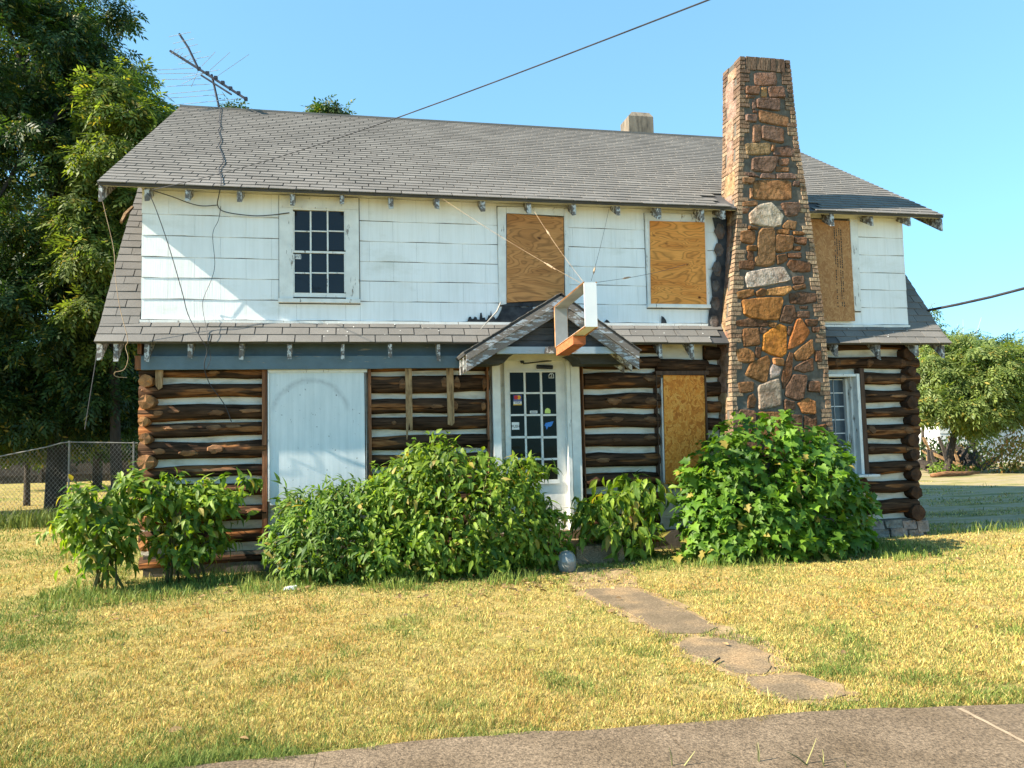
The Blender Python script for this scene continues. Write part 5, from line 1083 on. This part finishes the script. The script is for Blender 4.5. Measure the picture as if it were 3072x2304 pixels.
def tree(name, label, base, trunk_top, ells, nclump, per, vf, mat, s0, s1, rng, cr=.6, trunk_r=.22, group=None, limbs=8, inner=.25, extra=()):
    root = thing(name, base, label, 'tree', group)
    p, _ = shell(ells, nclump, rng, inner); cl = [(*q, cr * rng.uniform(.6, 1.25)) for q in p.tolist()]
    pp, BB, SS = blob_leaves(cl, per, vf, s0, s1, rng)
    merge_leaves('crown', vf, pp, BB, SS, mat, root, None)
    m_ = MB(); b0 = Vector(base); tt = Vector(trunk_top); m1 = b0.lerp(tt, .5) + Vector((random.uniform(-.2, .2), 0, 0))
    m_.tube(spline([b0, m1, tt], 5), [trunk_r * (1 - .055 * i) for i in range(11)], 8); part(m_, 'trunk', M['bark'], root, smooth=True)
    for k in range(limbs):
        q = Vector(p[int(rng.integers(len(p)))].tolist()); s = b0.lerp(tt, rng.uniform(.45, 1.0)); mid = s.lerp(q, .5) + Vector((0, 0, .35)); m2 = MB(); r0 = trunk_r * .42
        m2.tube(spline([s, mid, q], 4), [r0 * (1 - .1 * i) for i in range(9)], 6); part(m2, 'limb', M['bark'], root, smooth=True)
    return root
rng = np.random.default_rng(23)
GT = 'trees beyond the left side of the house'
b = PD(120, 1010, 11.0); tree('shade_tree', 'tallest dark shade tree with open upper limbs at the left edge', (b.x, 11, 0), PD(190, 60, 11.0), [ell(40, 120, 200, 200, 11, 2.4), ell(180, 80, 110, 120, 11.5, 1.8), ell(80, 420, 210, 240, 11, 2.4), ell(120, 720, 170, 190, 10.6, 2.0), ell(270, 640, 80, 200, 10.8, 1.2), ell(110, 870, 150, 60, 10.4, 1.5), ell(240, 860, 70, 65, 10.4, 1.0)], 345, 68, SPR, M['leaf_dark'], .7, 1.1, rng, .62, .26, GT, 16, .35)
b = PD(255, 1000, 9.6); tree('ash_tree', 'brighter green tree with drooping sprays just left of the roof', (b.x, 9.6, 0), PD(270, 300, 9.6), [ell(265, 330, 85, 190, 9.6, 1.3), ell(320, 290, 45, 90, 9.4, .9), ell(215, 520, 70, 130, 9.3, 1.1), ell(240, 680, 75, 90, 9.3, .9)], 125, 62, SPR, M['leaf_light'], .75, 1.15, rng, .48, .14, GT, 9, .3)
b = PD(60, 980, 14.0); tree('understory_tree', 'sunlit low tree behind the chain link fence', (b.x, 14.0, 0), PD(60, 880, 14.0), [ell(60, 885, 130, 75, 13, 1.6), ell(190, 905, 75, 50, 13, 1.2), ell(120, 860, 80, 50, 12.4, 1.0)], 110, 70, SPS, M['leaf_light'], .8, 1.2, rng, .6, .1, GT, 6, .3)
tree('shade_tree', 'dark low-branched tree cut off by the left edge of the view', (-13.5, 9.8, 0), (-13.5, 9.8, 5), [(-13.5, 9.6, 3.4, 2.8, 1.7, 2.9), (-12.6, 9.8, 6.5, 2.6, 2.2, 2.6), (-11.6, 9.5, 1.6, 1.5, 1.2, 1.3)], 150, 80, SPR, M['leaf_dark'], .9, 1.3, rng, .75, .24, GT, 6, .2)
b = PD(210, 950, 22.0); tree('background_tree', 'dark tree mass standing in front of the far brick house', (b.x, 22, 0), PD(210, 800, 22), [ell(120, 860, 220, 110, 22, 2.5), ell(260, 800, 90, 140, 22, 2), ell(60, 640, 200, 260, 24, 3)], 160, 60, SPR, M['leaf_dark'], 1.2, 1.8, rng, 1.0, .2, GT, 5, .3)
GR = 'treetops showing above the ridge'
for x, y, rx, ry, Y, lab in ((722, 250, 30, 12, 20.0, 'wider treetop peeping over the middle of the ridge'), (508, 246, 8, 5, 22.0, 'tiny treetop beside the antenna mast base')):
    e0 = ell(x, y, rx, ry, Y, 1.2); tree('treetop', lab, (e0[0], Y, 0), (e0[0], Y, e0[2]), [e0, (e0[0], Y, e0[2] - 1.6, e0[3] * 1.1, 1.2, 1.0)], 34, 40, SPS, M['leaf_dark'], .9, 1.3, rng, .42, .15, GR, 4, .2)
GQ = 'trees beside the right side driveway'
b = PD(2040, 960, 13.0); tree('leaning_tree', 'pale olive tree with drooping leaves right of the log corner', (b.x, 13, 0), PD(2070, 790, 13.0), [ell(2100, 800, 110, 70, 13, 1.7), ell(2060, 840, 80, 60, 12.8, 1.4), ell(2170, 850, 80, 50, 13.4, 1.4), ell(2025, 875, 45, 45, 12.6, .9), ell(2110, 885, 80, 36, 12.8, 1.2), ell(2210, 830, 80, 75, 13.4, 1.4)], 205, 80, SPR, M['leaf_olive'], .75, 1.2, rng, .5, .13, GQ, 9, .3)
b = PD(2190, 900, 24.0); tree('far_tree', 'dark green tree rising behind the white outbuilding', (b.x, 24, 0), PD(2190, 780, 24), [ell(2120, 780, 90, 55, 24, 2), ell(2230, 770, 70, 60, 24, 2)], 60, 60, SPR, M['leaf_dark'], 1.0, 1.5, rng, .9, .2, GQ, 4, .3)
b = PD(1992, 1000, 20.0); tree('slender_tree', 'slim tree showing in the gap under the right eave', (b.x, 20, 0), PD(1985, 720, 20), [ell(1985, 690, 40, 45, 20, 1.0), ell(2000, 760, 40, 60, 20, 1.0)], 24, 60, SPS, M['leaf_olive'], .8, 1.2, rng, .6, .08, GQ, 3, .2)
rq = np.random.default_rng(77); nT = 150; cx_ = np.concatenate([rq.uniform(-70, -16, 60), rq.uniform(22, 110, 90)]); cl_far = [(x, 66 + rq.normal() * 5, rq.uniform(.5, 3.6), rq.uniform(2.2, 3.6)) for x in cx_]
pp, BB, SS = blob_leaves(cl_far, 34, SPS, 3.0, 5.0, rq); ft = merge_leaves('far_woods', SPS, pp, BB, SS, M['leaf_dark'], None); tag(ft, 'distant band of dark trees along the horizon')
sp_ = thing('bare_sapling', PD(2080, 930, 18), 'leafless spindly branch standing above the right tree', 'tree'); m_ = MB(); a = PD(2080, 800, 18)
for dx, dy in ((-30, -70), (0, -110), (25, -80), (40, -115), (-12, -100)):
    m_.tube([PD(2080, 930, 18), a, a.lerp(PD(2080 + dx, 800 + dy, 18), .5) + Vector((.05, 0, 0)), PD(2080 + dx, 800 + dy, 18)], [.03, .022, .012, .006], 4)
part(m_, 'branch', M['wire_pale'], sp_)

# ------------------------------------------------------------------ left fences and brick house
FY = 8.25; pz = PG(*kd(150, 1127)); fpost = (pz.x, FY)
fence = thing('chain_link_fence', (pz.x, FY, 0), 'grey chain link fence at the left of the house', 'fence')
rail = [PD(-120, 1000, FY), PD(0, 986, FY), PD(100, 966, FY), PD(132, 957, FY), PD(150, 955, FY), PD(298, 957, FY)]
m_ = MB(); m_.tube(rail, .016, 6); part(m_, 'top_rail', M['fence_metal'], fence)
for x in (-60, 150, 289): p = PD(x, 960, FY); m_ = MB(); z = float(np.interp(p.x, [r.x for r in rail], [r.z for r in rail])); m_.tube([(p.x, FY, -.05), (p.x, FY, z + .03)], .021, 7); part(m_, 'post', M['fence_metal'], fence)
m_ = MB(); xs0, xs1 = rail[0].x, rail[-1].x; st_ = .085; x = xs0 - 2
while x < xs1:
    for s_ in (1, -1):
        pts_ = []
        for k in range(0, 41):
            z = .03 + k * .045; xx = x + s_ * z * .8 + (0 if s_ > 0 else 1.44)
            if xs0 <= xx <= xs1 and z <= float(np.interp(xx, [r.x for r in rail], [r.z for r in rail])): pts_.append((xx, FY - .012 * s_, z))
        if len(pts_) > 1: m_.tube([pts_[0], pts_[-1]], .0028, 3, False)
    x += st_
part(m_, 'wire_mesh', M['fence_metal'], fence, kind='stuff')
WY = 30.0; wf = thing('wooden_fence', PD(150, 1028, WY), 'weathered dark board fence across the far lawn', 'fence'); wf_ = wloc(wf)
zt = PD(150, 972, WY).z; x = PD(-60, 1000, WY).x; xe = PD(330, 1000, WY).x
bm_ = MB(); bm_.box(0, .145, 0, .02, 0, zt); 
bme = None
while x < xe:
    m_ = MB(); m_.box(x, x + .148, WY, WY + .02, 0, zt + random.uniform(-.04, .03)); part(m_, 'board', M['fence_wood'], wf); x += .155
for z in (.35, zt - .3): m_ = MB(); m_.box(PD(-60, 1000, WY).x, xe, WY - .06, WY - .003, z, z + .09); part(m_, 'rail', M['fence_wood'], wf)
for xx in (88, 243, 395): p = PD(xx, 1000, WY - .1); m_ = MB(); m_.box(p.x - .09, p.x + .09, WY - .2, WY - .063, 0, zt + .15); part(m_, 'post', M['bark'], wf)
bh = thing('brick_house', PD(270, 950, 42), 'low red brick house far behind the left trees', 'house')
a, b = PD(222, 915, 42), PD(420, 1000, 42); m_ = MB(); m_.box(a.x, b.x, 42, 50, 0, a.z); part(m_, 'wall', M['red_brick'], bh)
m_ = MB(); m_.hexa([(a.x - .5, 41.5, a.z), (b.x, 41.5, a.z), (b.x, 50.5, a.z), (a.x - .5, 50.5, a.z), (a.x - .5, 45.9, a.z + 2), (b.x, 45.9, a.z + 2), (b.x, 46.1, a.z + 2), (a.x - .5, 46.1, a.z + 2)]); part(m_, 'roof', M['shingle'], bh)
m_ = MB(); c, d = PD(268, 926, 42), PD(308, 952, 42); m_.box(c.x, d.x, 41.96, 42.1, d.z, c.z); part(m_, 'window', M['glass_grey'], bh)

# ------------------------------------------------------------------ right side: outbuilding, wood pile, shrub, log
q = PG(*kd(2070, 1022)); SYr = q.y
ob = thing('outbuilding', PD(2120, 960, 19), 'white outbuilding dappled by tree shade at the right edge', 'shed')
a, b = PD(2026, 882, 19), PD(2320, 1030, 19); nB = 9
for i in range(nB):
    z0 = a.z * i / nB; m_ = MB(); m_.hexa([(a.x, 19 - .02, z0), (b.x, 19 - .02, z0), (b.x, 19.06, z0), (a.x, 19.06, z0), (a.x, 19, z0 + a.z / nB - .004), (b.x, 19, z0 + a.z / nB - .004), (b.x, 19.06, z0 + a.z / nB - .004), (a.x, 19.06, z0 + a.z / nB - .004)]); part(m_, 'siding_board', M['white_wall'], ob)
m_ = MB(); m_.box(a.x + .02, b.x, 19.07, 24, 0, a.z); part(m_, 'wall', M['white_wall'], ob)
m_ = MB(); m_.hexa([(a.x - .2, 18.6, a.z - .02), (b.x, 18.6, a.z - .02), (b.x, 24.4, a.z - .02), (a.x - .2, 24.4, a.z - .02), (a.x - .2, 21.4, a.z + .75), (b.x, 21.4, a.z + .75), (b.x, 21.6, a.z + .75), (a.x - .2, 21.6, a.z + .75)]); part(m_, 'roof', M['metal_grey'], ob)
wp = thing('board_pile', PD(2065, 1015, 14.5), 'dark heap of old boards leaning by the right driveway', 'wood pile')
rg = random.Random(5)
for i in range(70):
    x = 2004 + 122 * rg.random(); y0 = rg.uniform(13.6, 15.4); p = PG(*kd(x, 1025)); p = PD(x, 1000, y0); bz = Vector((p.x, y0, .03)); ln = rg.uniform(.7, 1.7); an = rg.uniform(-1.3, 1.3)
    t = bz + Vector((math.sin(an) * ln, .5, abs(math.cos(an)) * ln * .75)); m_ = MB(); w_ = Vector((.06 * math.cos(an), 0, -.06 * math.sin(an))); dq = Vector((0, .025, 0))
    m_.hexa([bz - w_, bz + w_, bz + w_ + dq, bz - w_ + dq, t - w_, t + w_, t + w_ + dq, t - w_ + dq]); part(m_, 'board', M['fence_wood'] if i % 5 else M['strip_wood'], wp)
b = PD(2168, 1015, 12.5); bush('reddening_shrub', 'shrub with reddish tips at the right edge by the boards', (b.x, 12.5, 0), [ell(2170, 985, 48, 42, 12.5, .7), ell(2215, 975, 50, 50, 12.5, .7)], 1500, OV, M['leaf_red'], .9, 1.4, rng, 40, ymax=99, group='shrubs by the right driveway', stems=6, inner=.3)
b = PD(2050, 1015, 13.4); bush('roadside_shrub', 'low green weeds at the foot of the board heap', (b.x, 13.2, 0), [ell(2040, 1010, 30, 16, 13.2, .4), ell(2090, 1015, 26, 12, 13.2, .4)], 420, OV, M['leaf_mid'], .8, 1.2, rng, 20, ymax=99, group='shrubs by the right driveway', stems=3, inner=.3)
bush('shade_backing_bush', 'dark tangled undergrowth behind the board heap', (PD(2060, 1010, 15.6).x, 15.8, 0), [ell(2010, 985, 35, 42, 15.8, .6), ell(2050, 985, 45, 42, 15.8, .6), ell(2100, 985, 45, 36, 15.8, .6)], 1700, OV, M['leaf_dark'], 1.2, 1.9, rng, 10, ymax=99, group='shrubs by the right driveway', stems=5, inner=.2)  # dark foliage added to stand in for deep shadow under the tree
a, b = PG(*kd(2012, 1032)), PG(*kd(2115, 1026)); m_ = MB(); m_.tube([a + Vector((0, 0, .07)), a.lerp(b, .3) + Vector((0, 0, .10)), a.lerp(b, .65) + Vector((0, 0, .06)), b + Vector((0, 0, .09))], [.06, .09, .085, .05], 7); tag(m_.build('fallen_log', M['scar'], smooth=True), 'fallen log lying at the far edge of the driveway', 'log')

# ------------------------------------------------------------------ grass
def grassm():
    m = bpy.data.materials.new('grass_blade'); m.use_nodes = True; n = m.node_tree; n.nodes.clear(); q = NB(n)
    out = q.node('ShaderNodeOutputMaterial'); p = q.node('ShaderNodeBsdfPrincipled'); t = q.node('ShaderNodeBsdfTranslucent'); mx = q.node('ShaderNodeMixShader')
    at = q.node('ShaderNodeAttribute', attribute_name='tint'); q.link(at.outputs['Color'], p.inputs['Base Color']); q.link(at.outputs['Color'], t.inputs['Color']); p.inputs['Roughness'].default_value = .6; p.inputs['Specular IOR Level'].default_value = .2
    mx.inputs[0].default_value = .3; q.link(p.outputs[0], mx.inputs[1]); q.link(t.outputs[0], mx.inputs[2]); q.link(mx.outputs[0], out.inputs[0]); return m
M['grass'] = grassm()
def vnoise(x, y, s, seed):
    rg = np.random.default_rng(seed); G = rg.random((64, 64)); X = x * s + 17.3; Y = y * s + 9.1; i = np.floor(X).astype(int); j = np.floor(Y).astype(int); fx = X - i; fy = Y - j; fx = fx * fx * (3 - 2 * fx); fy = fy * fy * (3 - 2 * fy)
    g_ = lambda a, b: G[a % 64, b % 64]; return (g_(i, j) * (1 - fx) + g_(i + 1, j) * fx) * (1 - fy) + (g_(i, j + 1) * (1 - fx) + g_(i + 1, j + 1) * fx) * fy
def in_poly(x, y, poly):
    c = np.zeros(len(x), bool); n = len(poly); j = n - 1
    for i in range(n):
        xi, yi = poly[i]; xj, yj = poly[j]; cond = ((yi > y) != (yj > y)) & (x < (xj - xi) * (y - yi) / (yj - yi + 1e-12) + xi); c ^= cond; j = i
    return c
SLABS = [[(v.co.x + o.location.x + wloc(path).x, v.co.y + o.location.y + wloc(path).y) for v in list(o.data.vertices)[:len(o.data.vertices) // 2]] for o in path.children if o.name.startswith('paving')]
def blades(name, x, y, h, wd, lean, col, mat, rng, label, z0=0.0):
    n = len(x); a = rng.uniform(0, 2 * math.pi, n); la = a + rng.normal(size=n) * .8 + math.pi / 2; dx, dy = np.cos(a) * wd / 2, np.sin(a) * wd / 2; lx, ly = np.cos(la) * lean * h, np.sin(la) * lean * h
    hz = h * np.sqrt(np.maximum(.05, 1 - (lean * .8) ** 2))
    V = np.stack([np.stack([x - dx, y - dy, np.full(n, z0)], 1), np.stack([x + dx, y + dy, np.full(n, z0)], 1), np.stack([x + dx * .8 + lx * .4, y + dy * .8 + ly * .4, hz * .62], 1), np.stack([x - dx * .8 + lx * .4, y - dy * .8 + ly * .4, hz * .62], 1), np.stack([x + lx, y + ly, hz], 1)], 1).reshape(-1, 3)
    base = (np.arange(n) * 5)[:, None]; L = (np.array([0, 1, 2, 3, 3, 2, 4])[None, :] + base).ravel(); cnt = np.tile([4, 3], n)
    C = np.repeat(np.concatenate([col, np.ones((n, 1))], 1), 5, axis=0)
    o = fast_mesh(name, V, cnt, L, mat, None, C, 'stuff'); tag(o, label); return o
rng = np.random.default_rng(5)
STRAW = np.array([[.57, .465, .135], [.53, .405, .105], [.65, .54, .20], [.47, .30, .10]]); GREEN = np.array([[.17, .23, .045], [.25, .28, .06], [.115, .18, .035]])
N = 640000
# sample evenly over the picture of the lawn rather than over the ground, so that near grass is dense enough; then jitter on the ground
u = rng.uniform(-380, 3480, N); v = 1345 + (2380 - 1345) * rng.random(N) ** .8
D = np.stack([u - 1536, -(v - 1152), np.full(N, -FPX)], 1) @ ROT.T; ok = D[:, 2] < -1e-3; D = D[ok]; t = -CAM[2] / D[:, 2]; gx = CAM[0] + D[:, 0] * t; gy_ = CAM[1] + D[:, 1] * t
gx += rng.normal(size=len(gx)) * .03; gy_ += rng.normal(size=len(gx)) * .03
ok = (gy_ < 26) & (gx > -18) & (gx < 17)
ok &= ~((gx > -2.75) & (gx < 8.6) & (gy_ > -.15) & (gy_ < 8.3))
ok &= ~((gx > 8.9) & (gy_ > .2) & (vnoise(gx * .35, gy_ * 1.3, 1.0, 41) < .52))
edge = edge_y(gx); ok &= gy_ > edge - .03 + .16 * (vnoise(gx, gy_, 2.2, 8) - .5) + .05 * (vnoise(gx, gy_, 9, 18) - .5)
dsl = np.zeros(len(gx), bool)
for sp2 in SLABS: dsl |= in_poly(gx + .17 * (vnoise(gx, gy_, 8, 3) - .5), gy_ + .17 * (vnoise(gx, gy_, 8, 4) - .5), sp2)
soilp = [(v.co.x + o.location.x + wloc(path).x, v.co.y + o.location.y + wloc(path).y) for o in path.children if o.name.startswith('bare') for v in o.data.vertices]
soil_in = in_poly(gx + .12 * (vnoise(gx, gy_, 5, 61) - .5), gy_ + .12 * (vnoise(gx, gy_, 5, 62) - .5), soilp); ok &= ~(soil_in & (vnoise(gx, gy_, 6, 63) * .6 + rng.random(len(gx)) * .4 < .42))
ok &= ~dsl; gx, gy_ = gx[ok], gy_[ok]; n = len(gx)
dist = np.hypot(gx, gy_ + 10.4)
gm = .30 * vnoise(gx, gy_, .45, 1) + .35 * vnoise(gx, gy_, 1.3, 2) + .35 * vnoise(gx, gy_, 3.7, 6)
near_house = np.clip(1 - (-gy_ - 1.2) / .9, 0, 1) * (gy_ > -2.4) * (gx > -3.4) * (gx < 7.6); near_edge = np.clip(1 - (gy_ - edge_y(gx)) / .35, 0, 1) * (vnoise(gx, gy_, 2.1, 12) > .45)
orange = np.clip((vnoise(gx, gy_, .8, 31) * .6 + vnoise(gx, gy_, 2.6, 32) * .4 - .55) * 4, 0, 1)
pg = np.clip((gm - .49) * 3.0, .10, .75) + .75 * near_house + .45 * near_edge; isg = rng.random(n) < np.clip(pg, .06, .95)
k1_, k2_ = rng.integers(0, 4, n), rng.integers(0, 3, n); col = np.where(isg[:, None], GREEN[k2_], STRAW[k1_]) * rng.uniform(.55, 1.3, (n, 1))
col = np.where(isg[:, None], col, col * (1 - orange[:, None] * np.array([.02, .17, .24])))
bare = (vnoise(gx, gy_, 2.3, 51) * .6 + vnoise(gx, gy_, 7.7, 52) * .4) < .24; keepb = ~bare | (rng.random(n) < .25)
h = rng.uniform(.010, .036, n) * (1 + .7 * isg) * (1 + np.clip(dist - 8, 0, 14) * .03) * (.35 + 1.2 * vnoise(gx, gy_, 9, 9)) * (1 + 1.2 * (rng.random(n) > .985)); wd = rng.uniform(.003, .0062, n) * np.clip(dist / 6, .7, 3.5)
blades('lawn_grass', gx[keepb], gy_[keepb], h[keepb], wd[keepb], rng.uniform(.35, 1.15, int(keepb.sum())), col[keepb], M['grass'], rng, 'short dry yellow lawn grass with green tufts')
# longer weeds along the wall foot
n = 9000; x = rng.uniform(-3.4, 7.4, n); y = -.5 - 1.35 * rng.random(n) ** .8 - .25 * np.sin(x * 1.3); okk = (vnoise(x, y, 1.6, 21) > .42) & ~((x > P(*g2(200, 400), -1.2).x) & (x < P(*g2(640, 400), -1.2).x)); x, y = x[okk], y[okk]; n = len(x)
blades('foundation_weeds', x, y, rng.uniform(.05, .17, n) * (.4 + vnoise(x, y, 2.2, 22)), rng.uniform(.006, .012, n), rng.uniform(.1, .75, n), GREEN[rng.integers(0, 3, n)] * rng.uniform(.7, 1.4, (n, 1)), M['grass'], rng, 'longer green grass at the foot of the house')
n = 5000; x = rng.uniform(-13, -2.7, n); y = FY - .7 + rng.normal(size=n) * .35; blades('fence_weeds', x, y, rng.uniform(.1, .45, n), rng.uniform(.012, .03, n), rng.uniform(.1, .8, n), GREEN[rng.integers(0, 3, n)] * rng.uniform(.5, 1.0, (n, 1)), M['grass'], rng, 'dark weeds along the chain link fence')
n = 700; x = 8.5 + rng.random(n) * 6; y = .0 - .07 * (x - 8.5) * 2 + rng.normal(size=n) * .12; blades('drive_edge_grass', x, y, rng.uniform(.05, .22, n), rng.uniform(.006, .012, n), rng.uniform(.1, .6, n), GREEN[rng.integers(0, 3, n)], M['grass'], rng, 'thin grass fringe along the edge of the driveway')
# tall stalks by the pavement
for i, (xa, ya, xb, yb) in enumerate(((860, 1650, 840, 1530), (935, 1650, 1000, 1555), (1395, 1625, 1378, 1505), (1398, 1625, 1390, 1500), (1700, 1650, 1572, 1558), (1690, 1640, 1752, 1475), (1800, 1655, 1768, 1580), (1796, 1640, 1790, 1545), (1935, 1659, 1920, 1610))):
    b0 = PG(*g2(xa, ya + 22)); b0.z = .02; t = b0 + Vector((0, 0, .2)); t = P(*g2(xb, yb), b0.y); m_ = MB(); m_.tube([b0, b0.lerp(t, .5) + Vector((.004, 0, .004)), t], [.004, .003, .0015], 4)
    tag(m_.build('grass_stalk', M['dry_stalk'] if i % 2 else M['stem']), ('leftmost grass stalk on the sidewalk, leaning left', 'pale stalk leaning right, second from the left on the sidewalk', 'left one of the close upright pair of stalks on the sidewalk', 'right one of the close upright pair of stalks on the sidewalk', 'long stalk leaning far left, crossing the palest blade', 'tallest pale blade leaning right on the sidewalk', 'short dark stalk just right of the tallest pale blade', 'upright pale stalk behind the short dark stalk', 'rightmost short stalk at the bottom edge of the sidewalk')[i], 'grass stalk', 'grass stalks on the sidewalk')

# fallen leaves near the step, the path and under the bushes
n = 420; x = rng.uniform(-3.2, 7.4, n); y = -1.0 - 1.6 * rng.random(n) ** 1.5; k = 140; x[:k] = rng.normal(1.75, .45, k); y[:k] = rng.uniform(-2.6, -1.0, k); x[k:k + 60] = rng.uniform(-2, 5, 60); y[k:k + 60] = rng.uniform(-6, -2, 60)
p_ = np.stack([x, y, rng.uniform(.012, .03, n)], 1); B_ = basis(np.stack([np.cos(x * 91), np.sin(x * 91), rng.normal(size=n) * .2], 1), np.array([0, 0, 1.0]) + rng.normal(size=(n, 3)) * .3)
M['dead_leaf'] = mat_noise('dead_leaf', [(.3, (.12, .07, .03)), (.7, (.34, .22, .10))], 3, rough=.8, bump=None, var=.4)
lv = leaf_ovate(.075, .035, .4, .1); v = np.array(lv[0]); S_ = rng.uniform(.6, 1.2, n); V = (np.einsum('nij,kj->nki', B_, v) * S_[:, None, None] + p_[:, None, :]).reshape(-1, 3)
idx = np.concatenate([np.array(f) for f in lv[1]]); o = fast_mesh('fallen_leaves', V, np.tile([len(f) for f in lv[1]], n), (idx[None, :] + (np.arange(n) * len(v))[:, None]).ravel(), M['dead_leaf'], None, None, 'stuff'); tag(o, 'brown dead leaves scattered round the step and bushes')
